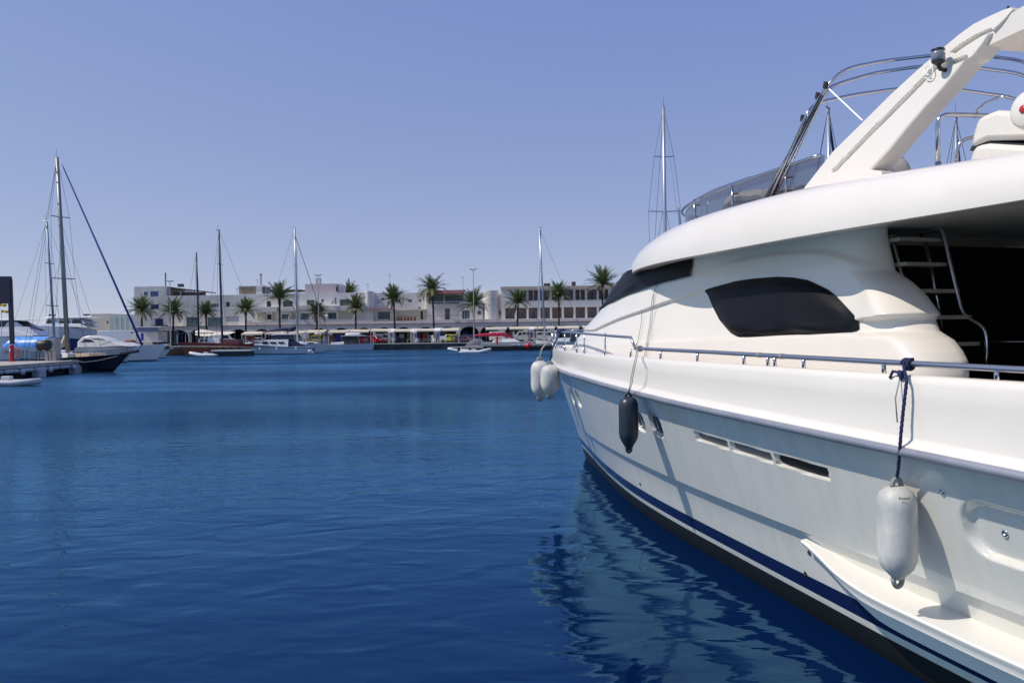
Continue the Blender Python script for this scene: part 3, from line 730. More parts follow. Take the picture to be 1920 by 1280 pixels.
# large white fender near the camera
t,a,top,bot,L=fender(1681,895,1100,2.39,.315,'big scuffed white fender on a navy rope over the spray shelf, nearest of all',fend_w,tipm,group=GF)
ry=rail_y(a[0]); rz_=2.535; c=yhit(1704,683,rail_y(a[0])); s_=c[0]
P=[Vector(sw(a[0],2.39,a[2]-.01))]+[Vector(sw(*yhit(px,py,yy))) for px,py,yy in ((1684,880,2.41),(1686.5,850,2.475),(1689,815,2.485),(1693,775,2.465),(1697,740,2.455),(1700,715,2.44))]+[sw(s_-.005,ry+.04,rz_+.0)]
strand(t,P,.0135,rope_n)
g=MB(); K=[]
for i in range(60):
    a_=i/59*2*math.pi*2.3; K.append(sw(s_-.03+.06*i/59,ry+.036*math.cos(a_),rz_+.036*math.sin(a_)))
g.tube(K,.014,7); K=[]
for i in range(40):
    a_=i/39*2*math.pi*1.6; K.append(sw(s_-.02+.022*math.sin(a_*1.3),ry+.05+.02*math.cos(a_),rz_-.075+.025*math.sin(a_)))
g.tube(K,.014,7); g.tube([sw(s_-.02,ry+.05,rz_-.06),sw(s_-.09,ry+.055,rz_-.05),sw(s_-.125,ry+.05,rz_-.10)],.012,7); g.build('knot',rope_n,t,smooth=True)
ropes(t,[sw(s_-.02,ry+.05,rz_-.06),sw(s_-.01,2.455,2.3),sw(s_-.02,2.43,2.13)],.006,rope_g,'tail')
# printed mark on the fender: a small dark emblem and a line of letters
def text_on(parent,body,size,mtx,m_,name):
    cu=bpy.data.curves.new(name,'FONT'); cu.body=body; cu.size=size; cu.extrude=.0006; o=bpy.data.objects.new(name,cu); COL.objects.link(o); o.matrix_world=mtx
    bpy.context.view_layer.update(); dg=bpy.context.evaluated_depsgraph_get(); me=bpy.data.meshes.new_from_object(o.evaluated_get(dg)); vs=[mtx@v.co for v in me.vertices]; fs=[tuple(p.vertices) for p in me.polygons]
    bpy.data.objects.remove(o); g=MB(); g.add(vs,fs); g.norecalc=True; return g.build(name,m_,parent)
q=Vector(bot)+Vector((0,0,L*.845)); v=(Vector((0,0,q.z))-q); v.z=0; v.normalize(); v=(Matrix.Rotation(R_(26),3,'Z')@v); tn=Vector((0,0,1)).cross(v)
o_=q+v*.1585; mark_m=mat('print_dark',(.02,.025,.04),.5)
g=MB(); 
for i in range(10):
    w0=-.05+i*.0085; ang=(w0)/.158; d=(Matrix.Rotation(ang,3,'Z')@v); tt=Vector((0,0,1)).cross(d); p=q+d*.1592
    hgt=.010 if i else .018; 
    if i==0: g.prism([p-tt*.006+Vector((0,0,-.006)),p+tt*.008+Vector((0,0,-.006)),p+tt*.003+Vector((0,0,.012)),p-tt*.002+Vector((0,0,.012))],d*.0015)
    elif i>1: g.obox(p+Vector((0,0,.0)),tt*.0034,d*.0008,Vector((0,0,hgt*(.35+.12*((i*7)%3)))))
g.build('printed_mark',mark_m,t)
# black fender
t,a,top,bot,L=fender(1178,735,848,2.40,.285,'black fender hanging on grey cords below the forward side rail',fend_k,fend_k,group=GF,cone=True)
b=yhit(1196,655,rail_y(a[0]+.2)); sr=b[0]; ry=rail_y(sr)
for d,e in ((.0,.0),(.05,.02)):
    ropes(t,[sw(a[0]+d*.3,2.40,a[2]-.01)]+[sw(*yhit(px+d*60,py,yy)) for px,py,yy in ((1182,718,2.41),(1184,704,2.41),(1188,685,2.42),(1192,668,2.40))]+[sw(sr+d*.5,ry+.03,2.565)],.0065,rope_g)
g=MB(); g.tube([sw(sr-.05+.1*i/30,ry+.033*math.cos(i*.62),2.565+.033*math.sin(i*.62)) for i in range(31)],.009,6); g.build('knot',rope_g,t,smooth=True)
# cords running from the flybridge down over the house
tc=MB(); 
def hpnt(px,py,o=.03):
    q=yhit(px,py,housey); return Vector(Lc(q[0],housey(q[0],q[2])+hrel(q[0],q[2])+o,q[2]))
for pts in ([(1243,535),(1236,545),(1226,600),(1219,668)],[(1240,537),(1232,560),(1222,610),(1216,668)],[(1212,580),(1207,600),(1200,640),(1196,655)]):
    g=MB(); g.tube([hpnt(*p) for p in pts],.0055,5); g.build('lashing_cord',rope_g,YW,local=True)
# two white fenders at the bow
for px,pt,pb,yy,ss_,lab in ((1031,678,746,1.70,0,'right one of the two white fenders hanging at the bow'),(1012,670,751,1.62,0,'left one of the two white fenders hanging at the bow')):
    t,a,top,bot,L=fender(px,pt,pb,yy,.42,lab,fend_w,tipm,group=GF)
    y2=rail_y(a[0]-.3)
    k=rope_n if px==1031 else rope_g
    ropes(t,[sw(a[0],yy,a[2]-.02),sw(a[0]-.02,yy-.05,2.45),sw(a[0]-.05,rail_y(a[0]),2.79)],.017,k)
    if px==1031:
        g=MB(); sx=a[0]-.05; g.tube([sw(sx-.1+.2*i/50,rail_y(sx)+.045*math.cos(i*.7),2.785+.045*math.sin(i*.7)) for i in range(51)],.016,6); g.build('knot',rope_n,t,smooth=True)
# ---- covered gear behind the wind screen
bc=mat('beige_cover',(.50,.46,.38),.8,bump=.6,bump_scale=3.5)
def lump(name,label,cat,s,y,z,ls,ly,lz,seed):
    g=MB(); rows=[]
    for i in range(17):
        th=i/16*math.pi/2; rr=math.cos(th)**.45 if i<16 else .001; zz=math.sin(th)**.8; row=[]
        for j in range(28):
            a=2*math.pi*j/28; c,q=math.cos(a),math.sin(a); c=abs(c)**.7*math.copysign(1,c); q=abs(q)**.7*math.copysign(1,q)
            n=1+.10*noise.noise(Vector((c*2+seed,q*2,zz*2)))+.03*math.sin(a*7+seed+zz*2)
            row.append(sw(s+ls*c*rr*n,y+ly*q*rr*n,z+lz*zz*n))
        rows.append(row)
    g.grid(rows,closed=True); tag(g.build(name,bc,smooth=True,auto=70),label,cat)
lump('covered_helm','beige fabric cover bulging over the helm behind the smoked screen','boat cover',7.95,1.0,4.02,.5,.3,.42,1)
lump('covered_bench','small beige covered seat just aft of the larger covered helm','boat cover',8.9,1.05,4.02,.42,.28,.30,5)
lump('covered_console','grey beige covered console beside the foot of the radar arch','boat cover',9.6,.75,4.0,.36,.4,.52,9)
# ---- deck crane on the flybridge
cr=thing('deck_crane','white moulded deck crane with a rounded arm end on the flybridge','crane',tuple(sw(12.35,.95,3.98)),YTH+math.pi/2)
def cpt(px,py,y): q=yhit(px,py,y); return (q[0],y,q[2])
def shell(pts,y0,y1,name,m_,parent,bev=.05):
    g=MB(); a=[sw(*cpt(px,py,y0)) for px,py in pts]; ax=(RM[YW].to_3x3()@Vector((0,1,0)))*(y1-y0)*KY
    g.prism(a,ax); return g.build(name,m_,parent,auto=40,bevel=bev)
YC=1.32
shell([(1812,322),(1818,290),(1826,272),(1850,268),(1990,276),(1990,318),(1900,313)],YC,YC-.55,'lower_housing',gel,cr)
shell([(1816,279),(1822,250),(1830,222),(1845,214),(1866,206),(1990,214),(1990,268),(1930,262),(1850,264)],YC-.01,YC-.54,'upper_housing',gel,cr)
shell([(1822,274),(1850,266),(1990,272),(1990,279),(1850,271),(1818,283)],YC-.035,YC-.5,'joint_shadow_gap',dark,cr,0)
g=MB(); q=cpt(1940,207,YC+.05); g.lathe([(.01,-.30),(.13,-.30),(.165,-.26),(.17,.10),(.155,.15),(.12,.175),(.01,.185)],28,axis='Y'); g.xf(RM[YW]@Matrix.Translation(Vector(Lc(q[0],YC-.0,q[2])))); ae=g.build('arm_end',gel,cr,smooth=True,auto=40)
g=MB(); g.lathe([(.002,0),(.035,0),(.033,.008),(.002,.01)],18,axis='Y'); g.xf(RM[YW]@Matrix.Translation(Vector(Lc(q[0],YC+.157,q[2])))); g.build('red_spot',mat('red_spot',(.45,.03,.03),.4),ae,smooth=True)
g=MB(); q2=cpt(1912,288,YC+.01); g.lathe([(.002,0),(.016,0),(.014,.01),(.002,.012)],10,axis='Y'); g.xf(RM[YW]@Matrix.Translation(Vector(Lc(*q2)))); g.build('screw',steel,cr)
g=MB(); g.tube([sw(*cpt(x,y,YC-.1)) for x,y in ((1828,222),(1833,206),(1848,193),(1872,183),(1890,180))],.012,6); g.build('handle',steel,cr,smooth=True)
# ================================================================ FAR QUAY AND TOWN
QZ=1.2; YQ=156.
conc=mat('quay_concrete',(.36,.34,.30),.85,noise_amt=.35,noise_scale=.6,bump=.3,bump_scale=4)
qwall=mat('quay_wall',(.075,.085,.075),.85,noise_amt=.6,noise_scale=.5,stretch=(1,1,4),var=(.02,.028,.024))
g=MB(); g.box(-120,260,YQ,YQ+400,-7,QZ-.12); tag(g.build('quay',[qwall],base=(0,YQ,-7)),kind='structure')
g=MB(); g.box(-120,260,YQ-.15,YQ+1.2,QZ-.12,QZ); tag(g.build('quay_kerb',mat('kerb_stone',(.52,.49,.42),.8,noise_amt=.2,noise_scale=2),base=(0,YQ,QZ)),kind='structure')
g=MB(); g.box(-120,260,YQ+1.2,YQ+400,QZ-.12,QZ-.02); tag(g.build('promenade',conc,base=(0,YQ,QZ)),kind='structure')
g=MB(); g.box(-120,260,YQ+6.5,YQ+12.5,QZ-.02,QZ-.005); tag(g.build('harbour_road',mat('asphalt',(.06,.06,.062),.9,noise_amt=.3,noise_scale=2),base=(0,YQ,QZ)),kind='structure')
g=MB(); rows=[]
for i in range(60):
    x=-420+i*15; 
    rows.append([(x,330+20*math.sin(i*.3),0),(x,350,6+3*noise.noise(Vector((i*.21,0,0)))),(x,420,9+6*noise.noise(Vector((i*.17,3,0))))])
g.grid(rows); tag(g.build('far_shore',mat('far_shore',(.24,.22,.19),.95,noise_amt=.5,noise_scale=.1,var=(.10,.11,.09)),base=(0,400,0)),kind='structure')
wh=mat('whitewash',(.78,.745,.70),.85,noise_amt=.12,noise_scale=.35,stretch=(1,1,.5)); wh2=mat('whitewash_weathered',(.68,.65,.61),.85,noise_amt=.25,noise_scale=.5,stretch=(1,1,.35))
cream=mat('cream_render',(.62,.56,.46),.85,noise_amt=.12,noise_scale=.5); peach=mat('peach_render',(.50,.37,.31),.85); tan=mat('tan_brick',(.50,.38,.24),.9,noise_amt=.4,noise_scale=3)
pinkw=mat('pink_render',(.55,.46,.47),.85,noise_amt=.1,noise_scale=.6)
wglass=mat('window_glass',(.035,.05,.06),.08,coat=.3); wglass2=mat('window_teal',(.05,.10,.12),.12); bluesh=mat('blue_shutter',(.02,.035,.16),.5); blueg=mat('blue_grille',(.12,.17,.32),.5)
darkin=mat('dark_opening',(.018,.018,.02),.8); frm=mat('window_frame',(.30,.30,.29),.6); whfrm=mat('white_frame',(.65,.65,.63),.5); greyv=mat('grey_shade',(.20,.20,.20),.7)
terra=mat('terracotta_trim',(.26,.12,.08),.8); redtile=mat('red_tile',(.15,.045,.045),.8,noise_amt=.4,noise_scale=6); brownw=mat('brown_wood',(.09,.05,.035),.8)
def R4(x0,y0,x1,y1,Y):
    xm,ym=(x0+x1)/2,(y0+y1)/2; return (at(x0,ym,Y).x,at(x1,ym,Y).x,at(xm,y1,Y).z,at(xm,y0,Y).z)
def slab(mb,rect,Y,holes,dep,mi=0,mj=None):
    X0,X1,Z0,Z1=rect; H=[(max(a,X0+.01),min(b,X1-.01),max(c,Z0+.0),min(d,Z1-.01)) for a,b,c,d in holes]; H=[h for h in H if h[1]>h[0] and h[3]>h[2]]
    xs=sorted({X0,X1}|{h[0] for h in H}|{h[1] for h in H}); zs=sorted({Z0,Z1}|{h[2] for h in H}|{h[3] for h in H})
    for i in range(len(xs)-1):
        for k in range(len(zs)-1):
            cx,cz=(xs[i]+xs[i+1])/2,(zs[k]+zs[k+1])/2
            if any(h[0]<cx<h[1] and h[2]<cz<h[3] for h in H): continue
            mb.add([(xs[i],Y,zs[k]),(xs[i+1],Y,zs[k]),(xs[i+1],Y,zs[k+1]),(xs[i],Y,zs[k+1])],[(0,1,2,3)],mi)
    for a,b,c,d in H:
        Y2=Y+dep; m2=mi if mj is None else mj
        mb.add([(a,Y,c),(a,Y2,c),(a,Y2,d),(a,Y,d)],[(0,1,2,3)],m2); mb.add([(b,Y,c),(b,Y,d),(b,Y2,d),(b,Y2,c)],[(0,1,2,3)],m2)
        mb.add([(a,Y,d),(a,Y2,d),(b,Y2,d),(b,Y,d)],[(0,1,2,3)],m2); mb.add([(a,Y,c),(b,Y,c),(b,Y2,c),(a,Y2,c)],[(0,1,2,3)],m2)
    mb.add([(X0,Y,Z1),(X1,Y,Z1),(X1,Y+dep,Z1),(X0,Y+dep,Z1)],[(0,1,2,3)],mi); mb.add([(X0,Y,Z0),(X0,Y,Z1),(X0,Y+dep,Z1),(X0,Y+dep,Z0)],[(0,1,2,3)],mi); mb.add([(X1,Y,Z0),(X1,Y+dep,Z0),(X1,Y+dep,Z1),(X1,Y,Z1)],[(0,1,2,3)],mi)
    return H
def window(parent,h,Y,glass,fm=None,bars=1,hb=0,name='window',proud=0):
    a,b,c,d=h; g=MB(); t=.07; Y0=Y-proud
    for q in ((a,a+t,c,d),(b-t,b,c,d),(a+t,b-t,c,c+t),(a+t,b-t,d-t,d)): g.box(q[0],q[1],Y0-.04,Y0+.05,q[2],q[3])
    for k in range(bars): x=a+(b-a)*(k+1)/(bars+1); g.box(x-.03,x+.03,Y0-.035,Y0+.05,c+t,d-t)
    for k in range(hb): z=c+(d-c)*(k+1)/(hb+1); g.box(a+t,b-t,Y0-.03,Y0+.05,z-.025,z+.025)
    w=g.build(name,fm or frm,parent)
    p=MB(); p.box(a+.03,b-.03,Y0+.0,Y0+.03,c+.03,d-.03); p.build('pane' if name=='window' else 'panel',glass,w); return w
def building(name,label,px,Y,dep,wm,wins=(),zbase=None,reveal=.25,cat='building',roofm=None,body=None,par=0):
    x0,y0,x1,y1=px; rect=list(R4(x0,y0,x1,y1,Y)); 
    if zbase is not None: rect[2]=zbase
    root=thing(name,label,cat,((rect[0]+rect[1])/2,Y,rect[2]))
    g=MB(); Hs=[]
    hs=[R4(*w[:4],Y) for w in wins]; slab(g,rect,Y,hs,reveal)
    mats=[wm]; 
    if body: mats.append(body)
    g.box(rect[0],rect[1],Y+reveal,Y+dep,rect[2],rect[3]-.25,1 if body else 0)
    g.build('wall',mats,root)
    for h,w in zip(hs,wins):
        gl=w[4] if len(w)>4 else wglass; window(root,h,Y+reveal-.06,gl,w[5] if len(w)>5 else None,w[6] if len(w)>6 else 1,w[7] if len(w)>7 else 0,w[8] if len(w)>8 else 'window')
    g=MB(); g.box(rect[0],rect[1],Y+dep-.25,Y+dep,rect[3]-.25,rect[3]); g.box(rect[0],rect[0]+.25,Y+reveal,Y+dep-.25,rect[3]-.25,rect[3]); g.box(rect[1]-.25,rect[1],Y+reveal,Y+dep-.25,rect[3]-.25,rect[3]); g.box(rect[0]+.25,rect[1]-.25,Y+reveal,Y+dep-.25,rect[3]-.246,rect[3]-.20)
    g.build('roof',roofm or wh2,root); return root,rect
def pbox(mb,x0,y0,x1,y1,Y,dep,mi=0):
    r=R4(x0,y0,x1,y1,Y); mb.box(r[0],r[1],Y,Y+dep,r[2],r[3],mi); return r
def part(name,parent,m_,boxes):
    g=MB()
    for b in boxes: pbox(g,*b)
    return g.build(name,m_,parent)
YB=172.
# ---- arcade along the quay, with arches
XA0=at(312,610,170).x; XA1=at(1500,600,170).x; ZL=5.15
arc=thing('arcade','long white ground floor arcade with dark round arches under the terraces','arcade',((XA0+XA1)/2,170,QZ))
cent=[335,364,447,491,543,597,640,682,720,757,798,838,880,918,965,1010,1055,1100,1145,1190,1235,1280,1325,1370,1415,1460]
spans=[]
for i,c in enumerate(cent):
    x=at(c,625,170).x; w=2.05 if c<400 else 2.0
    spans.append((x-w,x+w))
g=MB(); cur=XA0; ZT=ZL; zs_=3.0
for a,b in spans:
    if a<cur: a=cur+.2
    if b<=a+.5: continue
    g.add([(cur,170,QZ-.1),(a,170,QZ-.1),(a,170,ZT),(cur,170,ZT)],[(0,1,2,3)])
    n=16; r=(b-a)/2; xc=(a+b)/2; pts=[(xc-r*math.cos(math.pi*k/n),zs_+1.45*math.sin(math.pi*k/n)) for k in range(n+1)]
    for k in range(n):
        (x1,z1),(x2,z2)=pts[k],pts[k+1]; g.add([(x1,170,z1),(x2,170,z2),(x2,170,ZT),(x1,170,ZT)],[(0,1,2,3)]); g.add([(x1,170,z1),(x1,171,z1),(x2,171,z2),(x2,170,z2)],[(0,1,2,3)])
    for x in (a,b): g.add([(x,170,QZ-.1),(x,171,QZ-.1),(x,171,zs_),(x,170,zs_)],[(0,1,2,3)])
    cur=b
g.add([(cur,170,QZ-.1),(XA1,170,QZ-.1),(XA1,170,ZT),(cur,170,ZT)],[(0,1,2,3)])
g.add([(XA0,170,ZT),(XA1,170,ZT),(XA1,174,ZT),(XA0,174,ZT)],[(0,1,2,3)]); g.add([(XA0,170,QZ-.1),(XA0,174,QZ-.1),(XA0,174,ZT),(XA0,170,ZT)],[(0,1,2,3)])
g.build('wall',wh,arc)
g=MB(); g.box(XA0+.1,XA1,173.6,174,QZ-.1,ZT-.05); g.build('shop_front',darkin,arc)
g=MB(); g.box(XA0-.1,XA1,169.9,170.12,ZT,ZT+.13); g.build('cornice',terra,arc)
rnd_=random.Random(4)
shopc=[mat('shop_%s'%n,c,.6) for n,c in (('blue',(.04,.06,.25)),('red',(.35,.05,.05)),('white',(.6,.6,.58)),('ochre',(.4,.25,.08)),('green',(.05,.16,.1)),('violet',(.15,.07,.2)),('tan',(.35,.25,.18)))]
for a,b in spans:
    for k in range(2):
        x=a+.4+rnd_.random()*(b-a-1.6); w=.5+rnd_.random()*.9; z=QZ+rnd_.random()*.6; g=MB(); g.box(x,x+w,173.2,173.5,z,z+.9+rnd_.random()*1.3); g.build('shop_display',rnd_.choice(shopc),arc)
# terrace parapet over the arcade
ter=thing('terrace_wall','low lilac white parapet wall above the arcade with stepped top','wall',(at(700,605,170).x,170.3,5.28))
g=MB(); 
for x0,y0,x1 in ((463,601,472),(472,604,492),(492,600,508),(508,603,541),(541,599,562),(562,601,568),(568,599,612),(612,600.5,700),(700,601.5,790),(790,599,940),(940,598,1120)):
    r=R4(x0,y0,x1,610,170.3); g.box(r[0],r[1],170.3,170.6,5.28,r[3])
g.build('wall',mat('lilac_wash',(.68,.65,.66),.85),ter)
g=MB()
r=R4(700,592,868,599,170.6)
for k in range(46): x=r[0]+(r[1]-r[0])*k/45; g.box(x-.02,x+.02,170.62,170.66,r[2]-.2,r[3])
g.box(r[0],r[1],170.6,170.68,r[3],r[3]+.06); g.build('railing',mat('iron_rail',(.05,.05,.05),.6),ter)
g=MB()
for px in (747,752,759,765,771,778): q=at(px,599.5,171.2); g.lathe([(.12,0),(.2,.1),(.22,.38),(.02,.4)],8,c=(q.x,171.2,q.z-.3))
for k,px in enumerate((747,752,759,765,771,778)):
    q=at(px,599,171.3); pt=thing('flower_pot','terracotta pot standing on the terrace between the two palms','pot',(q.x,171.0,5.3),0,'terracotta pots on the terrace')
    m_=MB(); m_.lathe([(.14,0),(.24,.05),(.27,1.35),(.22,1.36)],9); m_.build('pot',terra,pt,local=True)
# ---- B0 low cream house and screen at the left end
b,_=building('low_house','low cream flat roofed house with one small door beyond the boats',(172,588,206,640),185,12,cream,[(200,601,203,607,darkin,frm,0)],zbase=QZ)
part('annex',b,wh,[(206,590,212,640,185.4,10)])
b,_=building('glazed_pavilion','pale green glazed pavilion left of the tall white block',(206,591,253,640),183,9,mat('pale_green_glass',(.42,.50,.48),.3,noise_amt=.15,noise_scale=.5),[],zbase=QZ)
g=MB()
for px in (216,226,236,246): pbox(g,px-.4,592,px+.4,640,182.9,.1)
g.build('mullions',whfrm,b)
# ---- B1 tall block with blue windows
b1,r1=building('corner_house','tall weathered white house with blue windows, leftmost of the block',(252,537,312,640),YB,16,wh2,
 [(270,547,277,554.5,blueg,blueg,2,3),(282,546,297,556,blueg,blueg,4,3),(283,570.5,298,580,bluesh,bluesh,1),(291,597,306,611,bluesh,bluesh,1),(317.5,594,322,607,blueg,blueg,0)],zbase=QZ)
g=MB(); r=R4(284,606,311,611,YB-1); g.box(r[0],r[1],YB-1.1,YB,r[2],r[2]+.15)
for k in range(3): g.box(r[0],r[1],YB-1.1,YB-1.05,r[2]+.3+k*.22,r[2]+.34+k*.22)
g.build('balcony',mat('balcony_iron',(.04,.04,.05),.6),b1)
g=MB(); q=at(310.5,537,YB+1); g.lathe([(.16,0),(.16,2.9),(.19,2.95),(.19,3.15),(.02,3.2)],10,c=(q.x,YB+1,q.z-.2)); g.build('chimney',mat('chimney_steel',(.35,.33,.28),.5,.5),b1,smooth=True,auto=30)
b1b,r1b=building('weathered_house','white house with a dark roofed attic and shop windows behind the schooner',(312,553.5,448,640),YB,15,wh2,
 [(349,594,374,616,wglass2,frm,2),(389,594.5,416,613,wglass2,frm,3),(392,569,410,576,wglass,whfrm,3),(423.5,566,431,575,wglass,frm,0),(424,592.5,457,603,mat('pale_panel',(.45,.46,.48),.5),whfrm,3)],zbase=5.16)
rr=R4(314,539,382,553,YB+3)
g=MB(); X0,X1=rr[0],rr[1]; z0=at(340,553,YB+2).z-.1; zt0=at(314,537,YB+2).z; zt1=at(381,545,YB+2).z
g.prism([(X0,YB+1.2,zt0),(X1,YB+1.2,zt1),(X1,YB+1.2,zt1-.22),(X0,YB+1.2,zt0-.25)],(0,9,0)); g.build('attic_roof',brownw,b1b)
g=MB(); g.box(X0,X1,YB+4,YB+4.2,z0,zt1-.2); g.box(X0,X0+.2,YB+1.4,YB+4,z0,zt0-.3); g.build('attic_wall',mat('attic_brown',(.22,.18,.15),.9,noise_amt=.4,noise_scale=2),b1b)
for k in range(7):
    x=X0+2.6+k*.78; g=MB(); g.box(x,x+.14,YB+1.5,YB+1.65,z0,zt1-.15); g.build('attic_post',cream if k==1 else brownw,b1b)
g=MB(); pbox(g,333,532,341,537.5,YB+4,1.2); g.build('roof_tank',mat('tank_dark',(.08,.08,.09),.6),b1b)
# ---- brick attic block
b2,r2=building('brick_attic','square tan brick rooftop block beside a white stair head',(448,537.5,480.5,556),YB+.6,7,tan,[],cat='rooftop block')
part('cap',b2,wh2,[(446,535.8,493,537.6,YB+.4,7)]); part('stair_head',b2,wh,[(480.5,537,492,559,YB+.2,6)]); part('duct_box',b2,mat('duct_rust',(.12,.09,.09),.7),[(491.5,538,495,549,YB,1)])
g=MB(); q=at(489.5,537,YB+2)
for dx in(-.13,.13): g.tube([(q.x+dx,YB+2,q.z),(q.x+dx,YB+2,q.z+2.6)],.07,6)
g.box(q.x-.2,q.x+.2,YB+1.8,YB+2.2,q.z+2.5,q.z+2.75); g.build('chimney',mat('rust_pipe',(.25,.12,.09),.7),b2)
g=MB(); a=[at(495,539,YB+1),at(499,539.5,YB+1),at(501.5,544,YB+1),at(501.5,551,YB+1)]; g.tube(rnd(a,.6,5),.11,8); g.build('pipe',mat('pipe_blue',(.10,.11,.16),.5),b2,smooth=True)
# ---- B2 apartments
b3,r3=building('apartment_block','long white apartment block with dark windows and small white balconies',(448,549.5,700,640),YB,15,wh,
 [(500,564,508,575,wglass,frm,0),(530,564,549,575.5,wglass2,frm,1),(500.5,589,509,599,darkin,frm,0),(528,588.5,545,598,wglass2,frm,1),(564,587,579,599,wglass2,frm,1),(575,562,590,572,wglass2,frm,1),(602.7,561,607,565.5,darkin,frm,0),(637,561,656,573,wglass2,frm,1),(615,586,631,598,wglass2,frm,1),(627,557.5,631,570,mat('louvre',(.35,.35,.33),.7),whfrm,0)],zbase=5.16)
for q_ in [(482,585,500,601,YB-.02,.1),(509.5,585,517,601,YB-.02,.1),(634,583,662,598,YB-.02,.1),(546,585,556,598,YB-.02,.1)]: part('loggia',b3,mat('loggia_cream',(.50,.47,.38),.85),[q_])
for x0,x1,ya,yb in ((480,522,575.5,584.5),(520,552,576.5,583),(556,612,572.5,579.5),(612,692,573,581)):
    part('balcony',b3,wh,[(x0,ya,x1,yb,YB-1.3,1.28)])
for px,py,py2 in ((543,598,589),(585,598,589),(624,570,562),(664,599,590),(679,570,563),(480.7,0,0)):
    if not py: continue
    g=MB(); p=at(px-1.6,py,YB-1.1); q=at(px+1.8,py2,YB-1.1); g.obox((p+q)/2,(q-p)/2,(0,.5,0),Vector(((q-p).z,0,-(q-p).x)).normalized()*.12); g.build('balcony_sun_patch',wh,b3)  # slanted white slabs stand in for sunlight patches on the balcony dividing walls
part('pergola',b3,brownw,[(507,543,564,546,YB+3,4)]); 
for px in (510,525,540,555,562): part('pergola_post',b3,brownw,[(px-.6,545.5,px+.6,551,YB+3.2,.2)])
b4,_=building('pink_penthouse','pinkish rooftop storey with two small chimneys above the apartments',(572,532,632,551),YB+2.5,9,pinkw,[],cat='rooftop block',roofm=pinkw)
for px,w in ((593,1.3),(600,1.6)):
    part('chimney',b4,pinkw if px>595 else cream,[(px-w,521,px+w,534,YB+4,.6)])
part('door',b4,darkin,[(630,537,632.2,546,YB+2.3,.15)])
g=MB(); q=at(633.8,551,YB+2); g.tube([(q.x,YB+2,q.z),(q.x,YB+2,q.z+2.1)],.11,8); g.build('flue',mat('flue_dark',(.05,.05,.06),.5),b4)
# curved stair tower
def halftower(name,label,px0,px1,py0,Y,m_,cat='tower'):
    a=at(px0,py0,Y); b=at(px1,py0,Y); r=(b.x-a.x)/2; xc=(a.x+b.x)/2; t=thing(name,label,cat,(xc,Y,5.2)); g=MB(); g.lathe([(r,5.2),(r,a.z-.02),(r-.05,a.z),(r-.25,a.z),(r-.27,a.z-.4),(.01,a.z-.4)],36,c=(xc,Y+.0,0)); g.build('wall',m_,t,smooth=True,auto=40); return t
halftower('stair_tower','rounded cream white wall end closing the apartment block',683,700.5,546,YB+.8,wh)
halftower('round_tower','rounded white tower between the red roofed house and the colonnade',905,936,545,YB+1.5,wh)
# ---- B3 houses with the blue umbrella terrace
b5,r5=building('terrace_house','plain white flat roofed house with a closed cream parasol upstairs',(700,549,803,640),YB+2.5,14,wh,
 [(715,558.5,719.5,562,darkin,frm,0),(733.5,561,744.5,567,darkin,frm,0),(746.5,560,751,567,greyv,whfrm,0),(765,561,772.5,566.5,wglass,whfrm,2),(786,560.5,790,565.5,darkin,whfrm,0),(783.5,575,789,579,greyv,whfrm,0)],zbase=5.16)
part('parapet',b5,wh,[(700,568,771,578,YB+1.2,.3)])
b6,r6=building('glazed_house','single storey white house with wide glass doors and a pink canopy line',(690,580,742,640),YB+.9,6,wh,[(680+0,584,693.5,599,wglass,frm,2),(708.5,584,727,598.5,wglass2,frm,2),(727.2,584,731,600,darkin,frm,0)],zbase=5.16)
part('canopy',b6,mat('pink_canopy',(.52,.33,.27),.8),[(688,577.6,737,579.8,YB-.6,1.5)])
b6b,_=building('cream_wing','cream sunlit garden wing between the glazed house and the red roofed house',(742,581,802,640),YB+1.6,5,cream,[(788.5,583,793,599,darkin,frm,0)],zbase=5.16)
part('porch',b6b,cream,[(776,579.5,799,582,YB+.4,1.3)])
q=at(755,568,YB+1.9); ps=thing('closed_parasol','closed cream parasol standing on the upper terrace','parasol',(q.x,YB+1.9,q.z-.3)); g=MB(); g.lathe([(.16,.25),(.3,.5),(.24,1.2),(.10,1.9),(.02,2.05)],10); g.build('canopy',mat('parasol_cream',(.62,.55,.35),.8),ps,local=True,smooth=True); g=MB(); g.tube([(0,0,0),(0,0,2.1)],.03,6); g.build('pole',whfrm,ps,local=True)
# ---- B4 red roofed house
b7,r7=building('red_roofed_house','white house with red tiled roof and two wide shaded balconies',(800,549,912,640),YB+1,14,wh,
 [(804,553,831,565.5,greyv,frm,3),(834,553,869,565,greyv,frm,4),(834,578,843.5,599,mat('grey_brown',(.22,.19,.17),.8),frm,0)],zbase=5.16,reveal=.9)
g=MB(); a=at(800,552,YB-.2); b_=at(870,550,YB-.2); zt=at(835,547.2,YB+3).z; g.prism([(a.x,YB-.2,a.z),(b_.x,YB-.2,a.z),(b_.x,YB+4,zt+.3),(a.x,YB+4,zt+.3)],(0,0,.16)); g.build('tiled_roof',redtile,b7)
part('balcony',b7,greyv,[(803,566.5,831,569.5,YB+.3,.6),(835,566,868,569,YB+.3,.6)]); part('balcony_rail',b7,whfrm,[(803,565,831,566,YB+.25,.1),(835,564.6,868,565.6,YB+.25,.1)])
b8,_=building('arched_house','small bright white house with curved shoulders and glass terrace doors',(862,566,905,640),YB+.2,6,wh,[(866,581,881,598,wglass2,whfrm,2),(895,582,903,590,wglass,whfrm,2)],zbase=5.16)
b9,_=building('garden_wall','peach garden wall with terrace plants behind it',(900,590,941,640),YB+.5,.4,mat('peach_wall',(.55,.43,.34),.85),[],zbase=5.2,cat='wall')
b10,_=building('back_house','grey lilac house wall showing between tower and colonnade',(930,552,950,640),YB+6,8,pinkw,[],zbase=5.16)
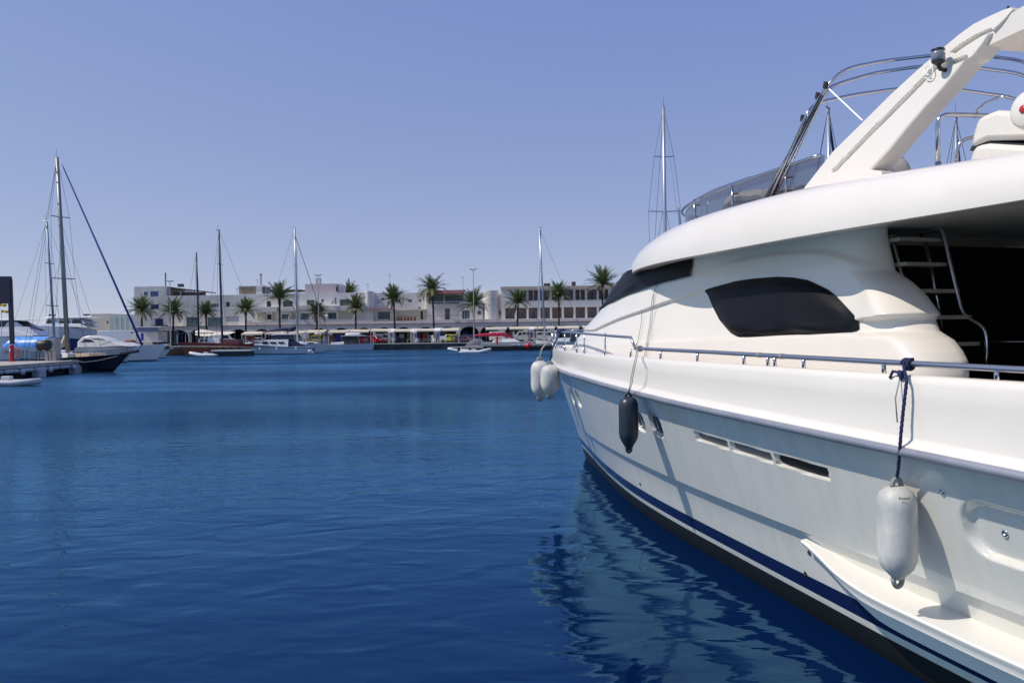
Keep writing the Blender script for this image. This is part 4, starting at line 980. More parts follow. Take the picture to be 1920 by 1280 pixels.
# ---- B5 colonnaded hotel
x0,x1=940,1390
rt=list(R4(x0,540,x1,640,YB)); zt_=at(1060,537,YB).z; 
hot=thing('colonnade_building','long white building with two tiers of square columned balconies over peach walls','building',((rt[0]+rt[1])/2,YB,QZ))
up_h=[];lo_h=[]
pitch=at(1022,560,YB).x-at(1000,560,YB).x
xs0=at(947,560,YB).x
zu0,zu1=at(1060,562.5,YB).z,at(1060,543.5,YB).z; zl0,zl1=at(1060,596.5,YB).z,at(1060,576,YB).z
n_=int((rt[1]-xs0)/pitch)
for k in range(n_):
    xa=xs0+k*pitch; lo_h.append((xa,xa+pitch*.81,zl0,zl1)); up_h.append((xa+.0,xa+pitch*.81,zu0,zu1))
g=MB(); slab(g,(rt[0],rt[1],5.16,zt_),YB,lo_h+up_h[1:],1.9,0,1); g.box(rt[0],rt[1],YB+1.9,YB+15,5.16,zt_-.3,1); g.build('wall',[wh,peach],hot)
part_=MB(); part_.box(rt[0]-.1,rt[1],YB-.35,YB+1.5,zt_-.45,zt_+.12); part_.build('cornice',mat('peach_cornice',(.58,.47,.38),.85),hot)
for k in range(n_):
    xa=xs0+k*pitch
    if k%5!=4: window(hot,(xa+pitch*.30,xa+pitch*.62,zl0,zl1-.55),YB+1.82,wglass2,whfrm,1)
    if k%2==1: window(hot,(xa+pitch*.25,xa+pitch*.60,zu0,zu1-.5),YB+1.82,wglass,frm,1)
    elif k: g=MB(); g.box(xa+pitch*.36,xa+pitch*.48,YB+.4,YB+1.88,zu0,zu1); g.build('partition',mat('partition_pale',(.62,.50,.44),.85),hot)
    if k: g=MB(); g.box(xa,xa+pitch*.81,YB+.15,YB+.2,zu0+.62,zu0+.68); g.build('balcony_rail',mat('iron_rail',(.05,.05,.05),.6),hot)
for px,py0,py1,w in ((1026,531,539,6),(1076,528,537,3.5),(1140,529,534,2),(1148,531,534,3),(1161,527,534,3.2)):
    g=MB(); pbox(g,px-w,py0,px+w,py1+2,YB+3,1.6); g.build('roof_unit',mat('roof_unit_dark',(.07,.065,.065),.7),hot)
# ---------------------------------------------------------------- palms
trunkm=mat('palm_trunk',(.07,.05,.038),.95,noise_amt=.5,noise_scale=9,stretch=(1,1,5),bump=.8,bump_scale=12)
frond=mat('palm_frond',(.10,.155,.05),.55,noise_amt=.45,noise_scale=1.6,var=(.15,.16,.06)); frond_d=mat('dry_frond',(.16,.12,.06),.8)
def palm(px,py,ph,label,R=3.0,Y=166.,lean=0,droop=1.0,seed=0,nf=44,skew=0,group='date palms along the quay'):
    R*=1.42; rd=random.Random(seed); c=at(px,py,Y); base=at(ph,641,Y); H=c.z-(QZ-.02)
    root=thing('palm_tree',label,'palm tree',(base.x,Y,QZ-.02),0,group)
    dx=c.x-base.x; g=MB(); P=[];r=[]
    for k in range(15):
        t=k/14; P.append((dx*(t**1.5),0,H*t)); r.append((.24-.07*t)*(1+.12*math.sin(k*2.7))+ (.12*sstep(.83,.95,t)))
    g.tube(P,r,10); g.build('trunk',trunkm,root,local=True,smooth=True)
    g=MB(); dg=MB()
    for i in range(nf):
        az=2*math.pi*(i*.382+rd.random()*.07); t=i/nf; el0=R_(82-78*t+rd.uniform(-10,10)); L=R*(.80+.35*rd.random())*(1-.18*abs(t-.4)); bend=R_(26+38*t)*droop*rd.uniform(.6,1.35)*(.8+.4*rd.random())
        d=Vector((math.cos(az)+skew,math.sin(az),0)); d.normalize(); p=Vector((dx,0,H-.05)); ns=13; el=el0; prev=p
        side=Vector((-d.y,d.x,0)); m_=g if t<.9 else dg
        pts=[p.copy()]
        for k in range(ns): el=el0-bend*((k+1)/ns)**1.3; p=p+(d*math.cos(el)+Vector((0,0,math.sin(el))))*(L/ns); pts.append(p.copy())
        for k in range(1,ns+1):
            a=pts[k-1]; b=pts[k]; tt=(b-a).normalized(); w=.055*(1-k/ns)+.02; m_.add([a+side*w,a-side*w,b-side*w*.8,b+side*w*.8],[(0,1,2,3)])
            if k<2: continue
            ll=(.62*math.sin(math.pi*min(1,(k/ns)**.8*.93+.05))+.12)*R/3.0
            upv=side.cross(tt); 
            for q in range(2):
                a2=a.lerp(b,q*.5)
                for sg in(-1,1):
                    ld=(side*sg*.75+tt*.75-upv*rd.uniform(-.1,.45)*1.0).normalized(); tip=a2+ld*ll*rd.uniform(.8,1.15)+Vector((0,0,-ll*.18)); m_.add([a2-tt*.085,a2+tt*.085,tip],[(0,1,2)])
    g.norecalc=True; dg.norecalc=True
    g.build('crown',frond,root,local=True); 
    if dg.v: dg.build('dry_fronds',frond_d,root,local=True)
PALMS=[(266,583,266,2.9,'palm with drooping crown before the blue windowed corner house',1.15,0),
 (325,587,325,3.0,'spreading palm right of the first double headed lamp post',1.0,0),
 (386,588,388,2.4,'small sparse palm between the two dark schooner masts',1.0,0),
 (461,583,461,2.7,'palm in front of the tan brick rooftop block',1.0,0),
 (524,560,525,3.3,'tall palm with wide crown left of the pale steel mast',.85,0),
 (594,588,595,2.4,'low palm beneath the thin forestay left of the street lamp',1.0,0),
 (667,578,667,2.6,'palm in front of the rounded wall end of the apartments',1.0,0),
 (738,562,741,2.8,'upright palm before the plain flat roofed terrace house',.8,0),
 (811,545,814,3.3,'tall wind bent palm with shaggy drooping crown',1.75,-.35),
 (888,573,889,3.3,'broad palm beside the tallest double headed lamp post',1.05,0),
 (971,568,970,2.7,'palm at the left end of the colonnaded building',1.0,0),
 (1048,555,1048,2.7,'dense palm next to the mast with the striped stay',1.1,0),
 (1130,533,1130,3.2,'highest palm standing just left of the white yacht',.95,0)]
for k,(px,py,pb,R,lab,dr,sk) in enumerate(PALMS): palm(px,py,pb,lab,R,166.,0,dr,k+1,54,sk)
palm(655,551,655,'palm crown rising behind the roof of the apartment block',2.8,196.,0,.9,77)
# ---------------------------------------------------------------- lamps, antennas
polem=mat('lamp_pole',(.42,.40,.36),.5,.3); headm=mat('lamp_head',(.14,.13,.13),.5)
def lamp2(px,py,pb,label,Y=158.5):
    a=at(px,py,Y); b=at(pb,641,Y); root=thing('street_lamp',label,'street lamp',(b.x,Y,QZ),0,'double headed lamp posts on the quay'); H=a.z-QZ
    g=MB(); g.tube([(0,0,0),(0,0,H)],[.13,.06],8); g.build('pole',polem,root,local=True)
    for s in(-1,1):
        g=MB(); g.tube([(0,0,H-.25),(s*.35,0,H-.02)],.035,6); g.obox((s*.42,0,H+.02),(.28,0,s*.03),(0,.14,0),(0,0,.07)); g.build('lamp_head',headm,root,local=True)
lamp2(320,527,320,'double headed lamp post by the spreading palm, left of the others'); lamp2(596.5,516,598,'double headed lamp post before the pink penthouse'); lamp2(888.5,505,889,'tallest double headed lamp post, beside the broad palm')
def globe(px,py,Y,label):
    a=at(px,py,Y); root=thing('globe_lamp',label,'street lamp',(a.x,Y,QZ),0,'white globe street lamps'); H=a.z-QZ; g=MB(); g.tube([(0,0,0),(0,0,H-.2)],[.07,.04],8); g.build('pole',polem,root,local=True)
    g=MB(); g.lathe([(.02,H-.28),(.2,H-.2),(.28,H),(.2,H+.2),(.02,H+.28)],12); g.build('globe',mat('globe_white',(.8,.8,.78),.3),root,local=True,smooth=True)
globe(612.5,592,160,'globe lamp on a thin pole before the apartment windows'); globe(289,599,168,'globe lamp beside the dark blue balcony door'); globe(376,604,168,'globe lamp between the two schooner masts')
def antenna(px,py,pb,Y,label):
    a=at(px,py,Y); b=at(px,pb,Y); root=thing('roof_antenna',label,'antenna',(a.x,Y,b.z)); H=a.z-b.z; g=MB(); g.tube([(0,0,0),(0,0,H)],.035,5)
    for k,w in ((.95,.3),(.88,.55),(.55,.25)): g.tube([(-w,0,H*k),(w*.5,0,H*k)],.03,4)
    g.build('mast',mat('antenna_grey',(.2,.2,.2),.5),root,local=True)
antenna(868,518,547,YB+5,'television antenna on the red roofed house'); antenna(483,524,537,YB+3,'small television antenna on the brick rooftop block'); antenna(690,532,547,YB+3,'small television antenna above the rounded wall end'); antenna(731,512,551,YB+6,'tall thin rooftop antenna behind the upright palm'); antenna(445,540,551,YB+3,'low antenna on the weathered house roof')
# ---------------------------------------------------------------- awnings
awm=mat('awning_cream',(.62,.55,.42),.8,noise_amt=.08,noise_scale=1); aww=mat('awning_white',(.78,.77,.74),.7); postm=mat('post_white',(.6,.6,.57),.6); postd=mat('post_dark',(.06,.05,.05),.7)
def awning(x0,x1,yt,yb,label,Y=158.,m_=awm,pm=postm,dep=2.6):
    a=at(x0,yb,Y); b=at(x1,yb,Y); t=at((x0+x1)/2,yt,Y+dep); w=b.x-a.x; root=thing('market_awning',label,'awning',((a.x+b.x)/2,Y,QZ),0,'cream awnings over the market stalls')
    z0=a.z-QZ; z1=t.z-QZ; g=MB(); g.add([(-w/2,0,z0),(w/2,0,z0),(w/2,dep,z1),(-w/2,dep,z1),(-w/2,0,z0-.06),(w/2,0,z0-.06),(w/2,dep,z1-.06),(-w/2,dep,z1-.06)],[(0,1,2,3),(7,6,5,4),(0,4,5,1),(1,5,6,2),(2,6,7,3),(3,7,4,0)]); g.build('canopy',m_,root,local=True)
    g=MB(); g.box(-w/2,w/2,-.02,.02,z0-.24,z0-.06); g.build('valance',m_,root,local=True)
    for x in(-w/2+.1,w/2-.1):
        for y,z in ((.1,z0),(dep-.1,z1-.05)): g=MB(); g.box(x-.05,x+.05,y-.05,y+.05,0,z-.05); g.build('post',pm,root,local=True)
AW=[(452,492,621.5,626,'first cream awning right of the sagging sail, above the parked van',awm),(496,536,620.5,625,'cream awning behind the bridge of the motor cruiser',awm),(540,569,620,624,'cream awning directly behind the pale steel mast',awm),(572,608,618.5,622.5,'cream awning over the yellow jeep',awm),(615,652,618.5,622.3,'cream awning left of the red car with white window',awm),(654,691,617.5,621.5,'cream awning over the pink red hatchback',awm),
 (694,731,616.5,620,'cream awning over the red car with round lights',awm),(735,771,616.8,620.3,'cream awning over a stack of dark chairs',awm),(775,815,616,619.5,'cream awning over the dark wicker table',awm),(820,860,615,619,'cream awning over the lime yellow car',awm),(910,949,613.2,616.6,'cream awning alone right of the tall lamp post',awm),(955,993,612.2,616,'cream awning between two white vans',awm),(1001,1040,611.5,615.5,'cream awning crossed by the striped stay and mast',awm),(1046,1086,611,615,'cream awning above the bow pulpit of the yacht',awm),(1093,1130,610,614,'cream awning partly hidden by the yacht bow',awm)]
for a in AW: awning(*a[:5],m_=a[5],pm=postd if a[0] in (654,910,955) else postm)
for x0,x1,yt,yb,lab in ((727,738,616.5,621.5,'white cloth strip joining the awnings left of the dark chairs'),(770,781,616.5,621.2,'white cloth strip joining the awnings right of the dark chairs'),(813,825,615,619.3,'white cloth strip beside the awning of the lime yellow car'),(992,1001,612.5,616.5,'white cloth strip just left of the striped stay')):
    awning(x0,x1,yt,yb,lab,Y=157.6,m_=aww)
# sagging cream sun sail by the schooner
rs=thing('sun_sail','large sagging cream sun sail hung behind the red schooner','sun sail',(at(405,625,150).x,153,QZ))
g=MB(); rows=[]
for i in range(25):
    u=i/24; px=366+(441-366)*u; row=[]
    for j in range(7):
        v=j/6; top=617.5+ (6*u if u>.15 else 3*(.15-u)/.15); bt=628+4*math.sin(math.pi*u)-6*u; py=top+(bt-top)*(1-v)+1.2*math.sin(u*9+v*3); row.append(at(px,py,152.5+3.5*v))
    rows.append(row)
g.grid(rows); g.build('cloth',mat('sail_cream',(.66,.60,.50),.8),rs,smooth=True)
for px in (368,440): q=at(px,622,156.5); g=MB(); g.tube([(q.x,156.6,QZ-.05),(q.x,156.6,q.z)],.06,6); g.build('post',postd,rs)
# ---------------------------------------------------------------- cars
tyre=mat('tyre',(.02,.02,.02),.8); carg=mat('car_glass',(.03,.035,.045),.05,coat=.4); hl=mat('headlight',(.6,.6,.58),.15); chrome=mat('hubcap',(.4,.4,.4),.3,.8)
def car(px,py,col,label,kind='hatch',rz=0,Y=163.,L=4.0,H=1.5):
    q=at(px,py,Y); m_=mat('paint_'+'_'.join('%d'%(c*100) for c in col),col,.25,coat=.5); W=1.7 if kind!='bus' else 2.4
    root=thing({'hatch':'parked_car','jeep':'parked_jeep','van':'parked_van','bus':'coach'}[kind],label,{'hatch':'car','jeep':'jeep','van':'van','bus':'bus'}[kind],(q.x,Y,QZ),rz,'vehicles parked along the quay')
    h=H
    P={'hatch':[(-.5,.22),(-.5,.62),(-.46,.70),(-.40,.97),(-.34,1),(.0,1),(.10,.97),(.24,.66),(.44,.58),(.5,.46),(.5,.22)],
       'jeep':[(-.5,.25),(-.5,.62),(-.49,.97),(-.45,1),(.02,1),(.08,.97),(.14,.64),(.47,.62),(.5,.56),(.5,.25)],
       'van':[(-.5,.18),(-.5,.92),(-.47,1),(.12,1),(.20,.97),(.34,.60),(.47,.50),(.5,.40),(.5,.18)],
       'bus':[(-.5,.12),(-.5,.95),(-.48,1),(.44,1),(.48,.97),(.5,.55),(.5,.12)]}[kind]
    pts=[(x*L,z*h) for x,z in P]; rows=[]
    for yy,sc in ((-.5,.93),(-.47,1),(.47,1),(.5,.93)):
        rows.append([(x*(1 if abs(yy)<.5 else .985),yy*W*(1 if z<.6*h else .88),.2*h+(z-.2*h)*(sc if z>.3*h else 1)) for x,z in pts])
    g=MB(); g.grid(rows,closed=True); g.add(rows[0],[tuple(range(len(pts)))]); g.add(rows[-1],[tuple(range(len(pts)))]); g.build('body',m_,root,local=True,auto=35)
    wz0,wz1={'hatch':(.66,.92),'jeep':(.64,.92),'van':(.60,.92),'bus':(.52,.88)}[kind]
    wx={'hatch':[(-.40,-.12),(-.09,.12)],'jeep':[(-.46,-.2),(-.16,.06)],'van':[(-.05,.22)] if L>4.6 else [(-.4,-.18),(-.15,.02),(.04,.24)],'bus':[(-.46,-.2),(-.18,.1),(.12,.4)]}[kind]
    for s in(-1,1):
        for a,b in wx:
            g=MB(); y=s*W*.5*.90; y1=s*W*.5*.865; sl=.06 if b>.05 and kind!='bus' else 0
            g.add([(a*L,y+s*.02,wz0*h),(b*L,y+s*.02,wz0*h),((b-sl)*L,y1+s*.03,wz1*h),(a*L+.03*L,y1+s*.03,wz1*h),(a*L,y-s*.05,wz0*h),(b*L,y-s*.05,wz0*h),((b-sl)*L,y1-s*.05,wz1*h),(a*L+.03*L,y1-s*.05,wz1*h)],[(0,1,2,3),(7,6,5,4),(0,4,5,1),(1,5,6,2),(2,6,7,3),(3,7,4,0)]); g.build('side_window',carg,root,local=True)
    fx={'hatch':((.235,.68),(.10,.955)),'jeep':((.142,.66),(.085,.95)),'van':((.33,.63),(.205,.95)),'bus':((.502,.5),(.49,.92))}[kind]
    g=MB(); (x1,z1),(x2,z2)=fx; g.obox(((x1+x2)/2*L+.02,0,(z1+z2)/2*h+.02),((x2-x1)/2*L*.9,0,(z2-z1)/2*h*.9),(0,W*.39,0),(.02,0,.02)); g.build('windscreen',carg,root,local=True)
    bx={'hatch':((-.462,.70),(-.405,.95)),'jeep':((-.497,.66),(-.49,.92)),'van':((-.503,.62),(-.498,.88)),'bus':((-.503,.6),(-.50,.88))}[kind]
    g=MB(); (x1,z1),(x2,z2)=bx; g.obox(((x1+x2)/2*L-.02,0,(z1+z2)/2*h+.01),((x2-x1)/2*L,0,(z2-z1)/2*h*.9),(0,W*.37,0),(.03,0,.0)); g.build('rear_window',carg,root,local=True)
    r=.17*1.5 if kind!='bus' else .48
    r=.30 if kind!='bus' else .48
    for x in(-.31,.31):
        for s in(-1,1):
            g=MB(); g.lathe([(.02,-.1),(r,-.1),(r,.1),(.02,.1)],14,axis='Y',c=(x*L,s*(W/2-.06),r)); w=g.build('wheel',tyre,root,local=True); g=MB(); g.lathe([(.02,-.11),(r*.55,-.11),(r*.55,.11),(.02,.11)],10,axis='Y',c=(x*L,s*(W/2-.06),r)); g.build('rim',chrome,w,local=True)
    for s in(-1,1):
        g=MB(); g.obox((.495*L,s*W*.36,.46*h),(.03,0,0),(0,.12,0),(0,0,.07)); g.build('headlight',hl,root,local=True)
        g=MB(); g.obox((-.497*L,s*W*.38,.5*h),(.03,0,0),(0,.09,0),(0,0,.09)); g.build('tail_light',mat('tail_red',(.4,.02,.02),.3),root,local=True)
    return root
RED=(.42,.02,.05); YEL=(.62,.42,.03); LIME=(.55,.58,.08); SIL=(.42,.43,.44); WHT=(.72,.72,.70); NAV=(.02,.03,.09); GRN=(.02,.05,.05)
car(421,640,WHT,'white van parked behind the schooner stern','van',R_(10),164,4.8,2.2)
car(487,640,WHT,'white car with a red sign beside it','hatch',R_(20),165); car(551,640,(.5,.55,.6),'pale blue van half hidden by the pale steel mast','van',R_(60),165,4.6,2.1)
car(588,641,YEL,'yellow jeep under a cream awning','jeep',R_(180),161.5,3.4,1.8); car(606,641,(.50,.56,.62),'pale blue van right of the yellow jeep','van',R_(75),164.5,4.6,2.3)
car(681,641,RED,'pink red hatchback seen from behind beside the low white boat','hatch',R_(110),162,3.8,1.6); car(706,641,RED,'red car with round lights facing left of the silver estate','hatch',R_(-35),162,3.8,1.55)
car(722,641,SIL,'silver estate car behind the red car','van',R_(-8),165,4.7,1.95); car(741,641,NAV,'dark blue car behind the awning pole','hatch',R_(30),165.5); car(805,641,(.25,.28,.33),'grey blue car behind the white chairs','hatch',R_(10),165)
car(842,641,LIME,'lime yellow car under the awning by the lamp','hatch',R_(170),163,4.1,1.65); car(882,640,(.03,.05,.12),'dark blue car beside the tall lamp post','hatch',R_(0),165,4.6,1.6); car(872,641,(.35,.12,.12),'low maroon car in front of the dark blue one','hatch',R_(5),161.5,4.4,1.3)
car(938,640,WHT,'white van with three side windows','van',R_(0),163,4.5,2.1); car(980,640,WHT,'white van between two awnings near the red ball','van',R_(185),163,4.5,2.1); car(1024,640,WHT,'white van behind the sailboat with striped stay','van',R_(0),163,4.5,2.0)
bus=car(222,640,WHT,'white coach with long dark windows left of the blue windowed house','bus',R_(188),163,7.4,3.3)
car(311,640,GRN,'dark green coach parked in front of the corner house','bus',R_(200),166.5,5.0,3.1)
# kiosk, tarpaulin, chairs, signs
ks=thing('market_kiosk','white kiosk with a grey front awning between coach and palm','kiosk',(at(278,640,161).x,161,QZ)); part('cabin',ks,aww,[(258,622,302,641.5,161.5,3)]); part('roof',ks,aww,[(254,612,303,613.5,159.5,5)]); part('front_drape',ks,mat('grey_drape',(.20,.22,.30),.7,noise_amt=.4,noise_scale=4,stretch=(8,1,1)),[(256,613.5,296,622.5,159.6,.1)]); part('side_panel',ks,mat('pink_panel',(.5,.33,.3),.7),[(297,620,303,637,161.3,.15)]); part('blue_banner',ks,mat('banner_blue',(.03,.04,.4),.6),[(264,624,269,638,160.5,.1)])
q=at(243,640,158.5); tp=MB(); rows=[]
for i in range(9):
    th=i/8*math.pi/2; rows.append([(q.x+1.5*math.cos(th)**.6*math.cos(a)*(1+.08*math.sin(3*a)),158.5+.8*math.cos(th)**.6*math.sin(a),QZ+1.35*math.sin(th)) for a in np.linspace(0,2*math.pi,18,endpoint=False)])
tp.grid(rows,closed=True); tag(tp.build('tarpaulin_heap',mat('tarp_brown',(.20,.055,.025),.8),smooth=True),'rust brown tarpaulin over a heap on the quay before the coach','tarpaulin')
def chair(px,m_,label,rz=0,Y=157.5,cat='chair',grp='plastic chairs at the quay edge'):
    q=at(px,641,Y); t=thing('plastic_chair',label,cat,(q.x,Y,QZ),rz,grp); g=MB(); g.box(-.27,.27,-.27,.27,.42,.47); g.build('seat',m_,t,local=True); g=MB(); g.obox((0,.28,.72),(.27,0,0),(0,.02,0),(0,.05,.27)); g.build('backrest',m_,t,local=True)
    for x in(-.24,.24):
        for y in(-.24,.24): g=MB(); g.box(x-.03,x+.03,y-.03,y+.03,0,.42); g.build('leg',m_,t,local=True)
wp=mat('chair_white',(.75,.75,.73),.5)
for k,(px,lab,rz) in enumerate(((782,'white plastic chair left of the dark wicker table',.3),(812,'white plastic chair right of the dark wicker table',-.4),(818,'white plastic chair next to the two-legged notice board',1.9))): chair(px,wp,lab,rz)
def table(px,w,m_,label,Y=158.,h=.75): 
    q=at(px,641,Y); t=thing('quay_table',label,'table',(q.x,Y,QZ)); g=MB(); g.box(-w/2,w/2,-.4,.4,h-.06,h); g.build('tabletop',m_,t,local=True)
    for x in(-w/2+.1,w/2-.1):
        for y in(-.33,.33): g=MB(); g.box(x-.03,x+.03,y-.03,y+.03,0,h-.06); g.build('leg',m_,t,local=True)
table(797,2.6,brownw,'dark brown table among the white plastic chairs'); table(769,1.2,mat('table_beige',(.5,.42,.36),.7),'small beige table at the quay edge under the awnings')
for px,lab in ((755,'dark chair under the second awning, left one'),(762,'dark chair under the second awning, right one')): chair(px,brownw,lab,0,160.5,grp='dark chairs under the awning')
nb=thing('notice_board','white notice board on two legs at the quay edge','sign',(at(831,641,157.2).x,157.2,QZ)); g=MB(); q=at(831,633,157.2); g.box(q.x-.62,q.x+.62,157.18,157.24,q.z-.3,q.z+.35); g.build('board',wp,nb)
for dx in(-.5,.5): g=MB(); g.box(q.x+dx-.04,q.x+dx+.04,157.17,157.25,QZ,q.z-.3); g.build('leg',wp,nb)
# people strolling among the stalls
skin=mat('skin',(.42,.25,.17),.6); hairm=mat('hair_dark',(.03,.02,.015),.8)
def person(px,Y,shirt,trous,label,rz=0,walk=.18,arm=.25):
    q=at(px,641,Y); t=thing('person',label,'person',(q.x,Y,QZ),rz); me=bpy.data.meshes.new('body')
    V=[(0,0,.93),(0,0,1.12),(0,0,1.38),(0,0,1.50),(0,.01,1.62),(0,.02,1.72), (.19,0,1.40),(.25,-arm*.3,1.13),(.24,-arm,.90),(.24,-arm*1.3,.80),(-.19,0,1.40),(-.25,arm*.2,1.13),(-.24,arm*.3,.88),(-.24,arm*.35,.78),
       (.10,0,.88),(.11,-walk*.6,.48),(.11,-walk*.7,.07),(.11,-walk*.7-.16,.03),(-.10,0,.88),(-.11,walk*.4,.48),(-.11,walk,.08),(-.11,walk-.15,.03)]
    E=[(0,1),(1,2),(2,3),(3,4),(4,5),(2,6),(6,7),(7,8),(8,9),(2,10),(10,11),(11,12),(12,13),(0,14),(14,15),(15,16),(16,17),(0,18),(18,19),(19,20),(20,21)]
    Rr=[.15,.14,.15,.06,.10,.09,.06,.045,.035,.04,.06,.045,.035,.04,.095,.065,.045,.04,.095,.065,.045,.04]
    me.from_pydata(V,E,[]); o=bpy.data.objects.new('body',me); COL.objects.link(o); md=o.modifiers.new('s','SKIN'); sv=me.skin_vertices[0].data
    for i,r in enumerate(Rr): sv[i].radius=(r,r*.8)
    sv[0].use_root=True; o.modifiers.new('u','SUBSURF').levels=1
    bpy.context.view_layer.update(); dg=bpy.context.evaluated_depsgraph_get(); m2=bpy.data.meshes.new_from_object(o.evaluated_get(dg)); bpy.data.objects.remove(o)
    m2.materials.append(skin); m2.materials.append(shirt); m2.materials.append(trous)
    for p in m2.polygons:
        z=p.center.z; x=abs(p.center.x); p.material_index=1 if 1.0<z<1.47 and not(z<1.2 and x>.2) else (2 if .12<z<=1.0 and x<.2 else 0); p.use_smooth=True
    b=bpy.data.objects.new('body',m2); COL.objects.link(b); b.parent=t
    g=MB(); g.lathe([(.02,1.66),(.105,1.67),(.112,1.74),(.08,1.81),(.01,1.83)],10,c=(0,.03,0)); g.build('hair',hairm,t,local=True,smooth=True)
sh=[mat('shirt_'+n,c,.8) for n,c in (('white',(.7,.7,.68)),('navy',(.03,.04,.15)),('red',(.4,.05,.05)),('teal',(.1,.25,.3)))]; jean=mat('jeans',(.06,.08,.16),.8)
person(458,159.5,sh[3],jean,'person in a teal top walking past the first stall',R_(90)); person(625,160.5,sh[0],jean,'person in a white top under the awning beside the mast lamp',R_(80)); person(790,160,sh[1],jean,'person in dark blue standing under the third awning',R_(180),.03,.05)
person(811,157.4,sh[0],sh[0],'person dressed in white sitting height beside the plastic chairs',R_(160),.05); person(822,161,sh[1],jean,'person in navy behind the notice board',R_(100)); person(498,160,sh[2],jean,'person in a red top near the white car',R_(70))

# racks of clothes and goods under the awnings
def rack(px,col,label,Y=159.2,w=1.6):
    q=at(px,641,Y); t=thing('clothes_rack',label,'clothes rack',(q.x,Y,QZ),0,'market racks under the awnings'); g=MB(); g.tube([(-w/2,0,0),(-w/2,0,1.9),(w/2,0,1.9),(w/2,0,0)],.03,5); g.build('frame',postm,t,local=True)
    rd=random.Random(px)
    for k in range(7):
        x=-w/2+.15+k*(w-.3)/6; h=.8+rd.random()*.5; c=[max(.01,v*(.6+.8*rd.random())) for v in col]; g=MB(); g.box(x-.085,x+.085,-.22,.22,1.86-h,1.84); g.build('garment',mat('cloth_%d_%d'%(px,k),c,.9),t,local=True)
for px,col,lab in ((470,(.25,.05,.04),'rack of red and brown clothes under the first awning'),(516,(.05,.08,.2),'rack of blue clothes behind the motor cruiser bridge'),(547,(.3,.3,.3),'rack of grey clothes behind the pale steel mast'),(622,(.2,.08,.12),'rack of maroon clothes right of the pale blue van'),(633,(.03,.04,.3),'rack of bright blue clothes before the low white launch'),(785,(.14,.05,.16),'rack of violet clothes left of the wicker table'),(795,(.3,.06,.04),'rack of red clothes above the wicker table'),(826,(.03,.04,.25),'rack of navy clothes beside the notice board'),(954,(.2,.05,.03),'rack of rust coloured clothes left of the second white van'),(998,(.12,.03,.14),'rack of purple clothes right of the red ball fender'),(1066,(.1,.12,.1),'rack of dark green clothes seen through the bow pulpit')): rack(px,col,lab)
for px,lab in ((505,'person in grey walking behind the motor cruiser'),(770,'person standing by the small beige table'),(848,'person between the notice board and lamp post'),(960,'person by the racks near the white van'),(1075,'person seen through the bow pulpit rails')): person(px,160.3,sh[px%4],jean,lab,R_((px*7)%360))
# ================================================================ BOATS
bwhite=mat('boat_white',(.74,.74,.72),.3,coat=.3); bgrey=mat('boat_grey_white',(.55,.58,.60),.4); bnavy=mat('boat_navy',(.005,.006,.025),.4,spec=.25); teakd=mat('teak_deck',(.34,.27,.19),.7); alu=mat('mast_alloy',(.45,.48,.52),.35,.6); mdark=mat('mast_dark',(.02,.022,.045),.4); wire=mat('rigging_wire',(.10,.10,.12),.5,.4)
bglass=mat('boat_glass',(.02,.025,.035),.08,coat=.3); navyc=mat('navy_canvas',(.012,.016,.06),.8); redc=mat('red_canvas',(.42,.01,.05),.8); bblue=mat('boat_blue',(.02,.06,.28),.4); redh=mat('varnished_red_hull',(.23,.05,.02),.35,coat=.3); creamst=mat('cream_strake',(.55,.48,.30),.5)
def boat(name,label,cat,loc,rz,group=None): return thing(name,label,cat,(loc[0],loc[1],0),rz,group)
def hullm(t,L,B,Fs,Fb,mats,rake=.12,transom=.85,stripe=None,deckm=None,name='hull',flare=.25,stern_rake=.0,ns=22):
    """x forward from stern (0) to bow (L); bands = [(zfrac,mat index)]"""
    g=MB(); rows=[]; zf=[-.18,0,.06,.12,.30,.55,.66,.78,.90,1.0]
    def half(u,z): 
        b=B/2*(1-(max(0,(u-.42)/.58))**2.2)*(transom+(1-transom)*min(1,u/.42)); return b*(.80+.20*z) if z>=0 else b*.55
    sheer=lambda u:Fs+(Fb-Fs)*(u**2)
    for z in zf:
        row=[]
        for sd in(-1,1):
            us=np.linspace(0,1,ns) if sd<0 else np.linspace(1,0,ns)[1:]
            for u in us:
                zz=z*sheer(u) if z>0 else z*1.6; x=u*L*(1-rake*(1-max(z,0))*1.0)-(stern_rake*(1-u)*(1-z)*-1)
                row.append((x,sd*-half(u,z),zz))
        rows.append(row)
    bands=stripe or []
    def mf(i,j):
        z=(zf[i]+zf[i+1])/2
        for lo,hi,mi in bands:
            if lo<=z<hi: return mi
        return 0
    g.grid(rows,mif=mf); 
    for i in range(len(rows)-1): g.add([rows[i][0],rows[i+1][0],rows[i+1][-1],rows[i][-1]],[(0,1,2,3)],mf(i,0))
    g.norecalc=False; h=g.build(name,mats,t,local=True,auto=35)
    dk=MB(); top=rows[-1]; n=len(top)
    for i in range(ns-1): a,b=top[i],top[i+1]; c,d=top[n-1-i-1],top[n-1-i]; dk.add([(a[0],a[1]*.97,a[2]-.04),(b[0],b[1]*.97,b[2]-.04),(c[0],c[1]*.97,c[2]-.04),(d[0],d[1]*.97,d[2]-.04)],[(0,1,2,3)])
    dk.build('deck',deckm or bgrey,t,local=True); return half,sheer
